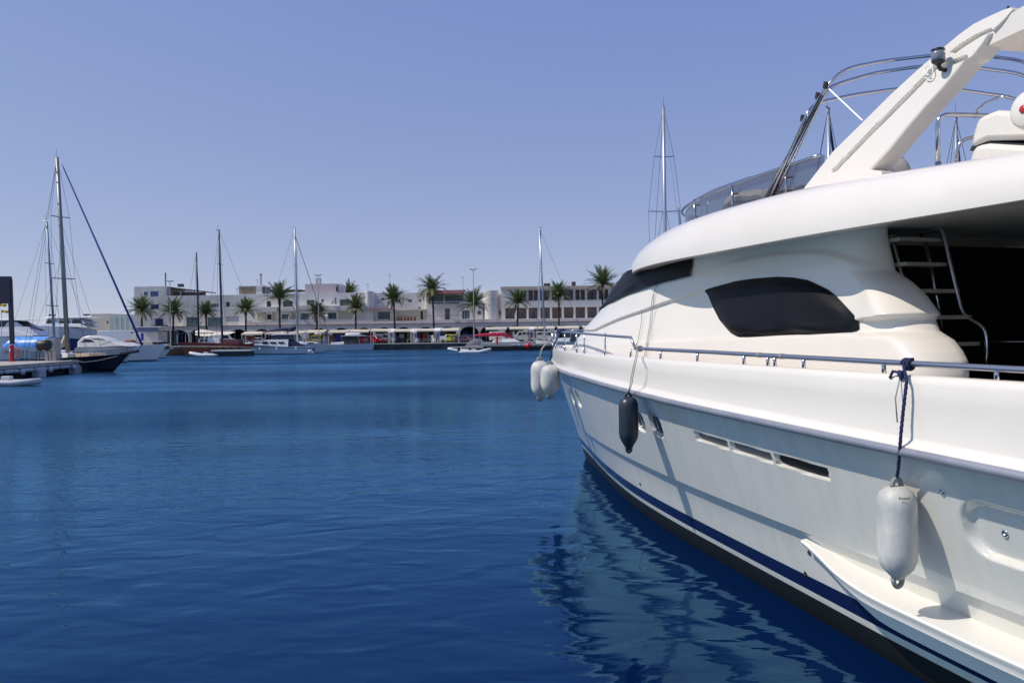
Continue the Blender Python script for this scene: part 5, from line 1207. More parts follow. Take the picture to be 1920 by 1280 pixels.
def cabin(t,pts,w0,w1,m_,name='cabin',y0=0,bev=.04):
    """side profile pts (x,z) extruded across, narrowing upwards"""
    zm=min(p[1] for p in pts); zM=max(p[1] for p in pts); g=MB(); f=lambda z:(w0+(w1-w0)*((z-zm)/(zM-zm+1e-6)))/2
    a=[(x,y0+f(z),z) for x,z in pts]; b=[(x,y0-f(z),z) for x,z in pts]; n=len(pts)
    g.add(a+b,[tuple(range(n)),tuple(range(n,2*n))[::-1]]+[(i,n+i,n+(i+1)%n,(i+1)%n) for i in range(n)]); return g.build(name,m_,t,local=True,bevel=bev)
def sidewin(t,pts,y,m_=None,name='window'):
    for s in(-1,1):
        g=MB(); g.prism([(x,s*(y-.02),z) for x,z in pts],(0,s*.05,0)); g.build(name,m_ or bglass,t,local=True)
def wires(t,segs,r=.018,m_=None,name='stay'):
    for a,b in segs: g=MB(); g.tube([a,b],r,4); g.build(name,m_ or wire,t,local=True)
def mast(t,x,z0,H,r,m_,spread=(),lean=0,name='mast',beam=1.6,bow=None,stern=None,tipm_=True,stay_r=.02,two=False):
    top=(x-lean,0,z0+H); g=MB(); g.tube([(x,0,z0),(x-lean*.5,0,z0+H*.5),top],[r,r*.95,r*.72],8); m=g.build(name,m_,t,local=True,smooth=True)
    pts={}
    for f,w in spread:
        xx=x-lean*f; z=z0+H*f; g=MB(); g.tube([(xx,-w,z+.03),(xx,0,z),(xx,w,z+.03)],.05,5); g.build('spreader',m_,t,local=True); pts[f]=(xx,w,z)
    seg=[]
    for s in(-1,1):
        prev=top
        for f in sorted(pts,reverse=True): p=(pts[f][0],s*pts[f][1],pts[f][2]); seg.append((prev,p)); prev=p
        seg.append((prev,(x-.2,s*beam,z0)))
        seg.append(((x-lean*.6,0,z0+H*.62),(x+.5,s*beam*.9,z0)))
    if bow: seg.append((top,bow))
    if stern: seg.append((top,stern))
    wires(t,seg,stay_r)
    if tipm_: g=MB(); g.tube([(top[0]-.5,0,top[2]+.05),(top[0]+.25,0,top[2]+.05)],.05,5); g.tube([(top[0]-.15,0,top[2]),(top[0]-.15,0,top[2]+.9)],.02,4); g.build('masthead',m_,t,local=True)
    return top
def rail(t,pts,h=.6,n=6,m_=None,name='guard_rail'):
    g=MB(); P=[Vector(p) for p in pts]; g.tube([p+Vector((0,0,h)) for p in P],.022,5)
    for p in P: g.tube([p,p+Vector((0,0,h))],.018,4)
    g.build(name,m_ or steel,t,local=True)
def rib(name,label,px0,px1,py,rz_flip,eng=True,D=.46,group=None,tubem=None,yaw=0,lift=.35):
    a=atz(px0,py); b=atz(px1,py); b=Vector((b.x,a.y,0)); L=(b-a).length; t=boat(name,label,'inflatable boat',tuple((a+b)/2),(math.pi if rz_flip else 0)+yaw,group); tm=tubem or mat('rib_tube',(.62,.64,.66),.5)
    W=L*.36; r=D/2; P=[]
    for k in range(9): P.append((-L/2+L*.62*k/8,W/2-r,r*.9))
    for k in range(1,8): a_=math.pi*k/8; P.append((L*.12+(L*.38-r)*math.sin(a_),(W/2-r)*math.cos(a_),r*.9+lift*math.sin(a_)))
    for k in range(9): P.append((-L/2+L*.62*(8-k)/8,-(W/2-r),r*.9))
    g=MB(); rr=[r*.35,r*.8]+[r]*(len(P)-4)+[r*.8,r*.35]; g.tube(P,rr,12); g.build('tube',tm,t,local=True,smooth=True)
    g=MB(); g.add([(-L*.42,-W*.3,r*.5),(L*.2,-W*.3,r*.5),(L*.38,0,r*.8),(L*.2,W*.3,r*.5),(-L*.42,W*.3,r*.5),(-L*.42,0,-.2),(L*.3,0,-.15)],[(0,1,2,3,4),(0,5,6,1),(4,3,6,5),(1,6,2),(3,2,6),(0,4,5)]); g.build('floor',mat('rib_floor',(.35,.36,.37),.6),t,local=True)
    g=MB(); g.box(-L*.12,L*.02,-.2,.2,r*.5,r*.5+.55); g.build('console',mat('rib_white',(.7,.7,.68),.4),t,local=True,bevel=.03)
    g=MB(); g.box(-L*.3,-L*.22,-W*.28,W*.28,r*.9,r*1.15); g.build('thwart',mat('rib_white',(.7,.7,.68),.4),t,local=True)
    if eng:
        e=MB(); e.box(-L/2-.25,-L/2+.18,-.2,.2,.45,.95); e.build('outboard_cowl',mat('outboard_dark',(.02,.025,.05),.4),t,local=True,bevel=.05); e=MB(); e.box(-L/2-.1,-L/2+.02,-.07,.07,-.3,.5); e.build('outboard_leg',mat('outboard_dark',(.02,.025,.05),.4),t,local=True)
    return t
# ---------------- far side, from left to right
# white hull behind the navy bow
q=atz(313,660.5); t=boat('moored_boat','low white boat with flat bow between navy bowsprit and red schooner','boat',(q.x-2.6,q.y+1),R_(0)); hullm(t,6.2,2.4,.95,1.15,[bgrey,bblue],stripe=[(-1,.08,1)]); cabin(t,[(.6,1.0),(2.0,1.0),(1.9,1.5),(.8,1.5)],1.5,1.3,bwhite); rail(t,[(4.2,.9,1.05),(5.2,.5,1.1),(6.0,0,1.15),(5.2,-.5,1.1),(4.2,-.9,1.05)])
# red schooner
q0=atz(345,667.5); q1=atz(455,662); t=boat('schooner','red and varnished wooden schooner with cream strake and two dark masts','sailing boat',(q0.x-1.2,q0.y+2.0),R_(0)); Ls=11.8
hullm(t,Ls,4.0,2.15,1.7,[redh,creamst,mat('dark_red',(.20,.02,.018),.5)],rake=.1,transom=.7,stern_rake=1.3,stripe=[(.66,.78,1),(.78,1.1,2)],deckm=teakd,flare=.3)
g=MB(); g.box(-.3,4.6,-1.7,1.7,3.55,3.68); g.build('canopy',navyc,t,local=True)
for x in(0,2.2,4.3):
    for y in(-1.6,1.6): g=MB(); g.box(x-.04,x+.04,y-.04,y+.04,2.0,3.56); g.build('canopy_post',whfrm,t,local=True)
cabin(t,[(3.0,2.05),(6.6,1.95),(6.4,2.75),(3.2,2.8)],2.2,2.0,bwhite,'deckhouse'); sidewin(t,[(3.4,2.25),(4.6,2.25),(4.6,2.65),(3.4,2.65)],1.09); cabin(t,[(7.0,1.9),(9.6,1.85),(9.6,2.5),(7.0,2.6)],2.2,2.1,mat('net_maroon',(.12,.05,.06),.9),'deck_gear')
for x in np.linspace(5.2,9.6,5): g=MB(); g.lathe([(.02,0),(.13,0),(.13,.04),(.02,.04)],10,axis='Y',c=(x,-1.96*(1-max(0,(x/Ls-.42)/.58)**2.2)-.0,1.25)); g.build('porthole',bglass,t,local=True)
xm=at(373,640,q0.y+2).x-(q0.x-1.2); mast(t,xm,2.0,at(371,473,q0.y+2).z-2.0,.17,mdark,lean=.25,beam=1.9,spread=(),stern=(0,0,2.2),tipm_=False)
xm=at(417,640,q0.y+2).x-(q0.x-1.2); mast(t,xm,1.9,at(413,432,q0.y+2).z-1.9,.19,mdark,spread=((.70,1.0),),lean=.35,beam=1.9,bow=(Ls+1.5,0,2.0),stern=(4,0,2.2))
g=MB(); g.tube([(Ls-1.0,0,1.75),(Ls+2.0,0,2.1)],.09,8); g.build('bowsprit',mdark,t,local=True)
rib('inflatable_dinghy','white inflatable dinghy with dark outboard alongside the red schooner',354,404,668.3,True)
q=atz(427,668); t=boat('work_raft','dark flat work raft between dinghy and motor cruiser','raft',(q.x-2.4,q.y+2.5),R_(0)); g=MB(); g.box(-.6,5.4,-1.5,1.5,.75,.95); g.build('platform',bgrey,t,local=True); g=MB(); g.box(-.2,5.2,-1.4,1.4,-.3,.74); g.build('float',mat('float_black',(.01,.012,.015),.6),t,local=True)
# motor cruiser
a=atz(453,664.5); b=atz(566,664.5); LL=b.x-a.x; t=boat('motor_cruiser','white motor cruiser with three slanted cabin windows and covered wheelhouse','motor boat',(b.x,a.y+1.6),math.pi)
hullm(t,LL*1.06,3.3,1.15,1.75,[mat('cruiser_hull',(.50,.58,.64),.3,coat=.3),bnavy,mat('turq',(.12,.22,.28),.4)],rake=.16,stripe=[(-1,.06,1),(.78,.92,2)],deckm=bgrey)
S=LL/9.4
cabin(t,[(3.0*S,1.2),(7.9*S,1.55),(7.0*S,2.05),(6.0*S,2.35),(5.2*S,2.42),(3.0*S,2.4)],2.7,2.2,bwhite,'cabin')
for k in range(3): x=6.55*S-k*1.12*S; sidewin(t,[(x,1.72),(x-.8*S,1.72),(x-.75*S,2.02),(x+.12*S,2.02)],1.29)
cabin(t,[(2.6*S,2.4),(5.3*S,2.4),(5.0*S,3.1),(4.85*S,3.2),(2.9*S,3.2)],2.2,2.0,bglass,'wheelhouse'); cabin(t,[(2.2*S,3.2),(5.2*S,3.2),(5.0*S,3.34),(2.4*S,3.38)],2.3,2.2,bwhite,'hardtop'); cabin(t,[(1.2*S,1.25),(3.0*S,1.25),(3.1*S,2.6)],2.3,2.0,navyc,'cockpit_cover')
for x in (4.0*S,): g=MB(); g.lathe([(.02,0),(.28,.02),(.3,.12),(.2,.25),(.02,.28)],12,c=(x,0,3.36)); g.build('radar_dome',bwhite,t,local=True,smooth=True)
g=MB(); g.tube([(3.2*S,0,3.3),(3.0*S,0,5.0)],.025,5); g.build('aerial',steel,t,local=True)
rail(t,[(5.0*S,1.3,1.6),(6.4*S,1.2,1.65),(7.8*S,.95,1.7),(8.9*S,.5,1.72),(9.6*S,0,1.75),(8.9*S,-.5,1.72),(7.8*S,-.95,1.7),(6.4*S,-1.2,1.65),(5.0*S,-1.3,1.6)],.55)
for x in (6.9*S,4.5*S,1.8*S):
    for y in (1.72,): 
        f=MB(); yy=y if x<6 else 1.5; f.lathe([(.02,0),(.11,.08),(.12,.5),(.04,.58),(.02,.6)],10,c=(x,yy,.55)); f.build('side_fender',mat('fender_small',(.7,.7,.7),.5),t,local=True,smooth=True)
# white sailboat with pale mast
a=atz(607,661.5); t=boat('sailing_yacht','white sailing yacht with pale steel mast and navy sail cover on its boom','sailing boat',(a.x-11.8,a.y+2.2),0); YY=a.y+2.2
hullm(t,11.8,3.5,1.25,1.75,[bgrey,bnavy],rake=.05,stripe=[(-1,.07,1)],deckm=bwhite); cabin(t,[(2.6,1.3),(8.6,1.6),(7.6,2.0),(3.0,2.1)],2.2,1.7,bwhite)
xm=at(558,645,YY).x-(a.x-11.8); Hm=at(556,427,YY).z; mast(t,xm,1.6,Hm-1.6,.20,alu,spread=((.68,1.1),(.35,1.4)),lean=.25,beam=1.6,bow=None,stern=(0,0,1.3)); xb=at(601,640,YY).x-(a.x-11.8)
g=MB(); g.tube([(xm-.15,0,Hm-1.5),(xb+1.8,0,1.9)],.05,6); g.build('furled_jib',mat('jib_dark',(.07,.07,.10),.8),t,local=True)
bx=at(492,624,YY).x-(a.x-11.8); g=MB(); z1=at(556,613.5,YY).z; z0=at(492,621.5,YY).z; g.tube([(xm-.2,0,z1),(xm-.9,0,z1-.35),(xm-2.5,0,(z1*.5+z0*.5)),(bx,0,z0)],[.2,.42,.30,.10],8); g.build('sail_cover',navyc,t,local=True,smooth=True); g=MB(); g.tube([(xm,0,z1-.7),(bx,0,z0-.22)],.07,6); g.build('boom',alu,t,local=True)
rail(t,[(7,1.45,1.55),(9,1.05,1.62),(10.6,.55,1.7),(11.7,0,1.75),(10.6,-.55,1.7),(9,-1.05,1.62),(7,-1.45,1.55)])
rib('tender','small white tender with black outboard seen end on under the yacht bow',572.5,592,664.3,True,yaw=R_(84))
# low white boat with dark wheelhouse
a=atz(607,658.0); b=atz(691,658.0); LL=b.x-a.x; t=boat('launch','long low white launch with dark glazed wheelhouse and tied dinghy on top','motor boat',(a.x,a.y+1.6),0); S=LL/9
hullm(t,LL,2.8,1.15,1.35,[mat('launch_hull',(.42,.50,.58),.35,coat=.2),bnavy],rake=.03,transom=.6,stripe=[(-1,.07,1)],deckm=bwhite)
cabin(t,[(1.0*S,1.2),(3.6*S,1.25),(3.6*S,1.75),(1.3*S,1.6)],1.9,1.7,bwhite,'coach_roof'); cabin(t,[(3.6*S,1.2),(6.4*S,1.25),(6.0*S,2.75),(3.5*S,2.75)],1.9,1.8,bglass,'wheelhouse'); g=MB(); g.box(3.1*S,7.6*S,-1.1,1.1,2.76,2.88); g.build('roof',bwhite,t,local=True)
for x in(3.2,7.4): 
    for y in(-1,1): g=MB(); g.tube([(x*S,y,1.2),(x*S,y,2.76)],.03,5); g.build('roof_post',steel,t,local=True)
q=Vector((a.x+5.2*S,a.y+1.6,0)); dn=thing('roof_dinghy','upturned white dinghy on the roof of the long launch','dinghy',(q.x,q.y,2.88)); g=MB(); g.tube([(-1.6,0,.18),(-1.2,0,.26),(1.2,0,.26),(1.7,0,.16)],[.12,.26,.26,.08],10); g.build('tube',bwhite,dn,local=True,smooth=True); g=MB(); g.obox((1.5,0,.28),(.35,0,0),(0,.25,0),(0,0,.12)); g.build('cover',navyc,dn,local=True)
# jetty on the right
a=atz(906,657.8); YJ=a.y
xj0=at(840,652,YJ+3).x; xj1=at(1044,648,YJ+3).x
jt=thing('floating_jetty','grey concrete floating jetty with a black side left of the yacht bow','jetty',((xj0+xj1)/2,YJ+2,0)); g=MB(); g.box(at(905,650,YJ).x,xj1,YJ,YJ+4,.75,1.12); g.build('deck',conc,jt); g=MB(); g.box(at(905,650,YJ).x+.2,xj1-.2,YJ+.15,YJ+3.8,-.4,.74); g.build('float',mat('float_black',(.01,.012,.015),.6),jt)
g=MB(); g.box(xj0,at(912,650,YJ+5).x,YJ+5,YJ+9,.35,.62); g.build('low_platform',conc,jt)
for px in (962,972,985): g=MB(); pbox(g,px-3.5,644.8,px+3.5,646.6,YJ-.08,.06); g.build('fender_strip',bwhite,jt)
st=thing('lifebuoy_station','red lifebuoy station with ring standing on the floating jetty','safety post',(at(932.5,646,YJ+1.5).x,YJ+1.5,1.12)); xx=at(932.5,646,YJ+1.5).x
redp=mat('signal_red',(.45,.015,.02),.45); orp=mat('ring_orange',(.60,.16,.07),.5)
g=MB(); g.box(xx-.18,xx+.18,YJ+1.4,YJ+1.6,1.12,2.35); g.build('post',redp,st); g=MB(); g.tube([(xx+.42*math.cos(a_),YJ+1.3,1.95+.42*math.sin(a_)) for a_ in np.linspace(0,2*math.pi,24,endpoint=False)],.09,6,close=True); g.build('ring',orp,st,smooth=True); g=MB(); pbox(g,938.5,629.5,940.5,643,YJ+1.7,.3); g.build('pedestal',bgrey,st)
bl=MB(); q=at(990.5,648,YJ-.45); bl.lathe([(.02,-.46),(.24,-.42),(.42,-.22),(.47,0),(.42,.22),(.24,.42),(.05,.5),(.05,.6),(.02,.62)],16,c=(q.x,YJ-.45,q.z)); tag(bl.build('ball_fender',mat('buoy_red',(.62,.01,.02),.4),smooth=True),'round red ball fender hanging at the right end of the floating jetty','fender')
GR='inflatables beside the floating jetty'
t=rib('inflatable_boat','grey white inflatable with dark outboard, front one beside the jetty',861,921,662.3,False,group=GR)
t=rib('inflatable_boat','low white inflatable half hidden behind the front one with an outboard',839,880,659,True,eng=False,D=.4,group=GR,tubem=bwhite)
q=atz(890,656); t=boat('covered_boat','small boat under a dark grey humped cover beside the jetty','boat',(at(873,650,YJ+9.5).x,YJ+9.5),0); hullm(t,4.6,2,.8,.95,[bgrey,bnavy],deckm=bgrey); g=MB(); rows=[]
for i in range(8):
    u=i/7; rows.append([(.2+4.0*u,math.cos(a_)*.95*(1-.5*u**3),.85+math.sin(a_)*(.25+.95*math.sin(math.pi*min(1,u*1.05))**.9)) for a_ in np.linspace(0,math.pi,9)])
g.grid(rows); g.build('cover',mat('grey_cover',(.12,.14,.16),.8),t,local=True,smooth=True)
t=boat('sailing_boat','white sailing boat with bright red cover on its boom behind the jetty','sailing boat',(at(902,648,YJ+6.5).x,YJ+6.5),0); hullm(t,12.5,3.0,1.35,1.5,[bwhite,bnavy],deckm=bwhite,stripe=[(-1,.07,1)]); cabin(t,[(2,1.35),(7,1.45),(6,1.95),(2.4,1.95)],2,1.6,bwhite); x0=0;Yb=YJ+6.5; bx0=at(890,628,Yb).x-at(902,648,Yb).x; bx1=at(963,630,Yb).x-at(902,648,Yb).x; zb=at(925,628,Yb).z
g=MB(); g.tube([(bx0,0,zb),(bx0+2,0,zb+.05),(bx1-2.0,0,zb+.1),(bx1,0,zb-.45)],[.12,.28,.32,.12],8); g.build('boom_cover',redc,t,local=True,smooth=True); g=MB(); g.tube([(bx1,0,1.4),(bx1,0,zb+.5)],.12,8); g.build('mast_stub',alu,t,local=True)
g=MB(); 
for x in (bx0+1.2,bx0+3.4): g.tube([(x,0,zb-.2),(x,.8,1.4)],.025,5)
g.build('boom_gallows',steel,t,local=True)
# sailboat with striped furling line
YS=YJ+1.0; a=at(1003,656,YS); t=boat('sailing_yacht','pale sailing yacht with blue and white striped furled stay near the red ball','sailing boat',(at(1100,650,YS+1).x,YS+1.8),math.pi)
L_=at(1100,650,YS+1).x-at(1004,650,YS+1).x; hullm(t,L_,3.4,1.3,1.75,[bgrey,bnavy],rake=.05,stripe=[(-1,.08,1)],deckm=bwhite); cabin(t,[(1.5,1.35),(5.8,1.5),(5.2,2.0),(1.8,2.1)],2.2,1.8,bwhite); cabin(t,[(.6,1.3),(3.0,1.35),(2.6,2.9),(.9,2.9)],2.4,2.2,bglass,'sprayhood')
ox=at(1100,650,YS+1).x; xm=ox-at(1022,640,YS+1.8).x; H=at(1015,427,YS+1.8).z; mast(t,xm,1.6,H-1.6,.17,alu,spread=((.55,1.4),(.80,1.0)),lean=-.75,beam=1.6,stern=(0,0,1.4))
g=MB(); p0=Vector((ox-at(1014,430,YS+1.8).x,0,H-.4)); p1=Vector((ox-at(1007,645,YS+1.8).x,0,1.9)); g.tube([p0,p1],.085,7); 
jf=g.build('furled_jib',mat('jib_white',(.62,.64,.7),.7),t,local=True,smooth=True); g=MB(); g.tube([p0.lerp(p1,k/400)+Vector((math.cos(k*.5)*.06,math.sin(k*.5)*.06,0)) for k in range(401)],.045,4); g.build('blue_spiral',mat('jib_blue',(.02,.03,.22),.7),jf,local=True)
rail(t,[(L_*.7,1.2,1.6),(L_*.85,.7,1.65),(L_-.1,0,1.7),(L_*.85,-.7,1.65),(L_*.7,-1.2,1.6)])
# ---------------- masts behind the yacht (starboard berths)
def behind(px0,py_base,px1,py1,Y,label,spr,L,r,navystay=False,rz=R_(100)):
    a=at(px0,py_base,Y); top=at(px1,py1,Y); t=boat('sailing_yacht',label,'sailing boat',(a.x-math.cos(rz)*L*.55,Y-math.sin(rz)*L*.55),rz); hullm(t,L,L*.29,1.2,1.6,[bwhite,bnavy],rake=.08,stripe=[(-1,.07,1)],deckm=teakd); cabin(t,[(L*.2,1.3),(L*.7,1.45),(L*.62,1.95),(L*.24,2.0)],L*.18,L*.15,bwhite)
    mast(t,L*.55,1.5,top.z-1.5,r,alu,spread=spr,lean=0,beam=L*.14,bow=(L-.1,0,1.6),stern=(0,0,1.2),stay_r=.016)
    g=MB(); g.tube([(L*.53,0,2.6),(L*.15,0,2.7)],[.2,.12],8); g.build('boom_cover',navyc,t,local=True,smooth=True)
    if navystay: g=MB(); g.tube([(L*.56,0,top.z-.9),(L-.4,0,2.0)],.07,6); g.build('furled_jib',navyc,t,local=True)
    return t
t=behind(1249,613,1246.5,203,66,'tall sailing yacht with three pairs of spreaders behind the yacht wheelhouse',((.80,.82),(.575,1.35),(.35,1.25)),17,.17,rz=R_(92))
g=MB(); g.tube([(17*.55,0,at(1246,203,66).z),(17*.55-.1,0,at(1244,183,66).z)],.03,5); g.build('wind_vane',wire,t,local=True)
behind(1558,610,1554,204,46,'sailing yacht whose mast shows below the bimini hoops',((.62,1.0),(.32,1.2)),14,.125,True,rz=R_(50)); behind(1797,608,1791,221,46,'sailing yacht whose mast shows behind the curved grab rail',((.62,1.0),(.32,1.2)),14,.125,True,rz=R_(50))
# ================================================================ LEFT SIDE
PZ=1.15
P1=atz(148,675.2,PZ); P0=atz(0,685.6,PZ); dv=(P1-P0).normalized(); PN=P0-dv*26
pr=thing('concrete_pier','grey concrete pier with white float fenders along its side at the left edge','pier',(P1.x-6,P1.y-10,0))
side=Vector((-dv.y,dv.x,0)); 
if side.x>0: side=-side
g=MB(); a=[P1,PN,PN+side*13,P1+side*13]; g.prism([v-Vector((0,0,.32)) for v in a],(0,0,.32)); g.build('deck',mat('pier_concrete',(.42,.39,.34),.9,noise_amt=.25,noise_scale=1.2,bump=.2),pr)
g=MB(); b=[P1-side*-.5-dv*.5,PN+side*.5,PN+side*12.5,P1+side*12.5-dv*.5]; g.prism([Vector((v.x,v.y,-.6)) for v in b],(0,0,PZ+.27)); g.build('pier_body',mat('pier_dark',(.012,.013,.014),.8),pr)
flm=mat('float_white',(.40,.43,.47),.45,noise_amt=.2,noise_scale=2)
Lp=(P1-P0).length
def alongp(px,dz=0,out=.0):   # point on the pier edge seen at image column px
    lo,hi=-5.0,Lp+26
    for _ in range(40):
        m_=(lo+hi)/2; p=P1-dv*m_; v=p-Vector((0,0,CAM_H)); cx=PX0+FPX*v.dot(right)/v.y
        if cx>px: lo=m_
        else: hi=m_
    return P1-dv*m_-side*out+Vector((0,0,dz))
# long cylinders under the lip
edges=[147,130,109,86,61,33,3,-40,-100,-190]
for k in range(len(edges)-1):
    a=alongp(edges[k]-1,-.5,.12); b=alongp(edges[k+1]+1.5,-.5,.12); d=(a-b).normalized(); g=MB(); g.tube([b,b+d*.08,b+d*.15,a-d*.15,a-d*.08,a],[.03,.13,.15,.15,.13,.03],12); g.build('tube_fender',flm,pr,smooth=True)
for px in (133,88,35,-60):
    c=alongp(px,-.62,.28); g=MB(); g.lathe([(.02,-.22),(.12,-.19),(.2,-.09),(.22,0),(.2,.09),(.12,.19),(.02,.22)],14,c=tuple(c)); g.build('ball_fender',flm,pr,smooth=True)
for px,px2 in ((133,144),(64,77),(-30,-12)):
    c=alongp((px+px2)/2,0,.1); c2=alongp(px,0,.1); c3=alongp(px2,0,.1); g=MB(); ax=(c3-c2)/2; g.obox((c2+c3)/2+Vector((0,0,-1.02)),ax,side*.35,(0,0,.48)); g.build('pontoon_float',flm,pr,bevel=.08)
# hydrant / lifebuoy post
q=atz(22,677.5,PZ); hp_=thing('safety_post','red emergency post with orange lifebuoy at the foot of the sign mast','safety post',(q.x,q.y,PZ)); g=MB(); g.lathe([(.30,0),(.30,.06),(.20,.08),(.20,1.15),(.16,1.2),(.20,1.25),(.20,1.4),(.12,1.5),(.01,1.52)],14,c=(q.x,q.y,PZ)); g.build('post',redp,hp_,smooth=True,auto=40); g=MB(); g.box(q.x-.09,q.x+.03,q.y-.24,q.y-.19,PZ+.9,PZ+1.2); g.build('notice',bwhite,hp_)
g=MB(); g.tube([(q.x+.1+.42*math.cos(a_),q.y+.3,PZ+.78+.42*math.sin(a_)) for a_ in np.linspace(0,2*math.pi,28,endpoint=False)],.085,8,close=True); g.build('lifebuoy',orp,hp_,smooth=True)
# sign board on a post
sg=thing('sign_board','large dark navy sign board on a slim dark post, cut by the left edge','sign',(q.x,q.y+.8,PZ)); Ysg=q.y+.8; sdk=mat('sign_dark',(.012,.014,.035),.4)
a=at(23,645,Ysg); b=at(18.5,523,Ysg); g=MB(); g.obox((a+b)/2,(.17,0,0),(0,.12,0),(b-a)/2); g.build('post',sdk,sg)
g=MB(); c0=at(-60,519,Ysg); c1=at(21,569,Ysg); g.box(c0.x,c1.x,Ysg-.16,Ysg+.16,c1.z,c0.z); g.build('board',sdk,sg)
# black barbecue drum and grey cabinet
YC_=atz(90,676.5,PZ).y
bb=thing('barbecue','black drum barbecue on thin black legs beside the grey cabinet','barbecue',(at(84,676,YC_).x,YC_,PZ)); blk=mat('black_iron',(.012,.012,.014),.5); c=at(84.5,647,YC_); g=MB(); g.lathe([(.02,-.52),(.42,-.5),(.47,-.44),(.47,.44),(.42,.5),(.02,.52)],18,axis='X',c=(c.x,YC_-.2,c.z)); g.build('drum',blk,bb,smooth=True,auto=40)
g=MB(); w=.62; g.box(c.x-w,c.x+w,YC_-.5,YC_+.1,c.z-.56,c.z-.50); g.build('shelf',blk,bb)
for dx in(-.60,.60):
    for dy in(-.45,.05): g=MB(); g.tube([(c.x+dx*.8,YC_+dy,c.z-.5),(c.x+dx,YC_+dy,PZ)],.035,5); g.build('leg',blk,bb)
cb=thing('grey_cabinet','grey upright cabinet on the pier behind the barbecue','cabinet',(at(94,671,YC_+.8).x,YC_+.8,PZ)); g=MB(); r=R4(84,634,104,671.5,YC_+.8); g.box(r[0],r[1],YC_+.8,YC_+1.7,PZ,r[3]); g.build('housing',mat('cabinet_grey',(.40,.39,.37),.6),cb,bevel=.02); g=MB(); g.box(r[1]-.55,r[1]-.35,YC_+.77,YC_+.8,r[3]-.5,r[3]-.3); g.build('meter',darkin,cb)
# pier railings of thin posts
for px in (1.5,5,47,55):
    c=atz(px,673.5,PZ); p=thing('railing_post','thin pale railing post on the pier, %s'%{1.5:'at the very left edge',5:'second from the left edge',47:'left one before the blue tarpaulin boat',55:'right one before the blue tarpaulin boat'}[px],'post',(c.x,c.y,PZ)); g=MB(); g.tube([(0,0,0),(0,0,1.05 if px>40 else 1.9)],.035,6); g.build('post',alu,p,local=True)
# blue tarpaulin boat
Yt=88; t=boat('tarpaulin_boat','boat under a bright blue tarpaulin behind the sign post','boat',(at(-12,672,Yt).x,Yt+1.5),0); o=at(-12,672,Yt).x; Lt=at(84,660,Yt).x-o; hullm(t,Lt,2.8,1.5,1.8,[mat('tarp_boat_hull',(.42,.46,.46),.5),bblue],rake=.08,stripe=[(.25,.5,1)],deckm=bwhite)
tb=mat('blue_tarpaulin',(.055,.24,.72),.35,noise_amt=.3,noise_scale=1.5,var=(.20,.42,.75),bump=.8,bump_scale=2.5); g=MB(); rows=[]
z0=at(20,651,Yt).z; z1=at(30,631,Yt).z
for i in range(26):
    u=i/25; x=Lt*(.16+.84*u); row=[]
    for a_ in np.linspace(0,math.pi,15):
        s=math.sin(a_); zz=z0+(z1-z0)*(s**.9)*min(1,.35+u*6)*(1) +.06*noise.noise(Vector((x*1.2,a_*3,2))); row.append((x,math.cos(a_)*1.5,zz))
    rows.append(row)
g.grid(rows); g.build('tarpaulin',tb,t,local=True,smooth=True)
for x in (Lt*.2,Lt*.55,Lt*.9): g=MB(); g.tube([(x,-1.4,1.5),(x,-1.4,z0)],.035,5); g.build('frame_post',alu,t,local=True)
# white flybridge yacht behind, far left
Yw=105; o=at(75,640,Yw).x
def ztc(py): return at(40,py,Yw).z
t=boat('flybridge_boat','white flybridge motor boat with dark wheelhouse glass behind the sign post','motor boat',(o-11.5,Yw+2),0); hullm(t,11.5,3.8,ztc(628),ztc(630),[bwhite,bnavy],rake=.15,deckm=bwhite,stripe=[(-1,.05,1)])
zc0=ztc(629); cabin(t,[(1.0,zc0),(11.0,zc0),(9.6,ztc(612)),(8.4,ztc(613)),(1.0,ztc(612))],3.3,2.9,bwhite,'deckhouse'); cabin(t,[(2.5,ztc(612)),(9.4,ztc(612)),(7.9,ztc(601)),(2.5,ztc(601))],2.8,2.5,bglass,'wheelhouse'); cabin(t,[(6.4,ztc(612)),(9.0,ztc(612.2)),(8.0,ztc(603)),(6.8,ztc(603))],2.9,2.6,bwhite,'window_pillar')
cabin(t,[(1.0,ztc(601)),(9.8,ztc(600)),(6.5,ztc(597)),(1.0,ztc(596.5))],3.2,3.0,bwhite,'hardtop'); g=MB(); p=[(10.2,ztc(612)),(11.9,ztc(619)),(11.5,ztc(621)),(9.8,ztc(613.5))]; g.prism([(x,-1.5,z) for x,z in p],(0,.06,0)); g.build('side_window',bglass,t,local=True)
cabin(t,[(4.5,zc0-.1),(10.5,zc0-.1),(8.3,ztc(620)),(6.2,ztc(619))],4.0,3.4,mat('cover_lilac',(.55,.53,.58),.7),'fore_cover')
# big white motor yacht
Yw=118; o=at(166,640,Yw).x; l=o-at(66,640,Yw).x
t=boat('motor_yacht_far','big white motor yacht with dark window band behind the two leaning masts','motor boat',(o-l,Yw+2.5),0); zt=lambda py:at(120,py,Yw).z
hullm(t,l,4.6,zt(610)-.0,zt(620),[mat('yacht_grey_white',(.62,.63,.64),.4),mat('antifoul_dark_blue',(.012,.03,.12),.5)],rake=.12,deckm=bwhite,stripe=[(-1,.66,1)])
cabin(t,[(l*.05,zt(611)),(l*.95,zt(614)),(l*.80,zt(607)),(l*.10,zt(606))],4.0,3.6,bwhite,'deckhouse'); cabin(t,[(l*.12,zt(607)),(l*.90,zt(607)),(l*.78,zt(597)),(l*.18,zt(597))],3.6,3.2,bwhite,'upper_house')
for a_,b_ in ((.16,.28),(.40,.62),(.64,.84)): sidewin(t,[(l*a_,zt(606)),(l*b_,zt(606)),(l*(b_-.05),zt(598.5)),(l*(a_+.02),zt(598.5))],1.78)
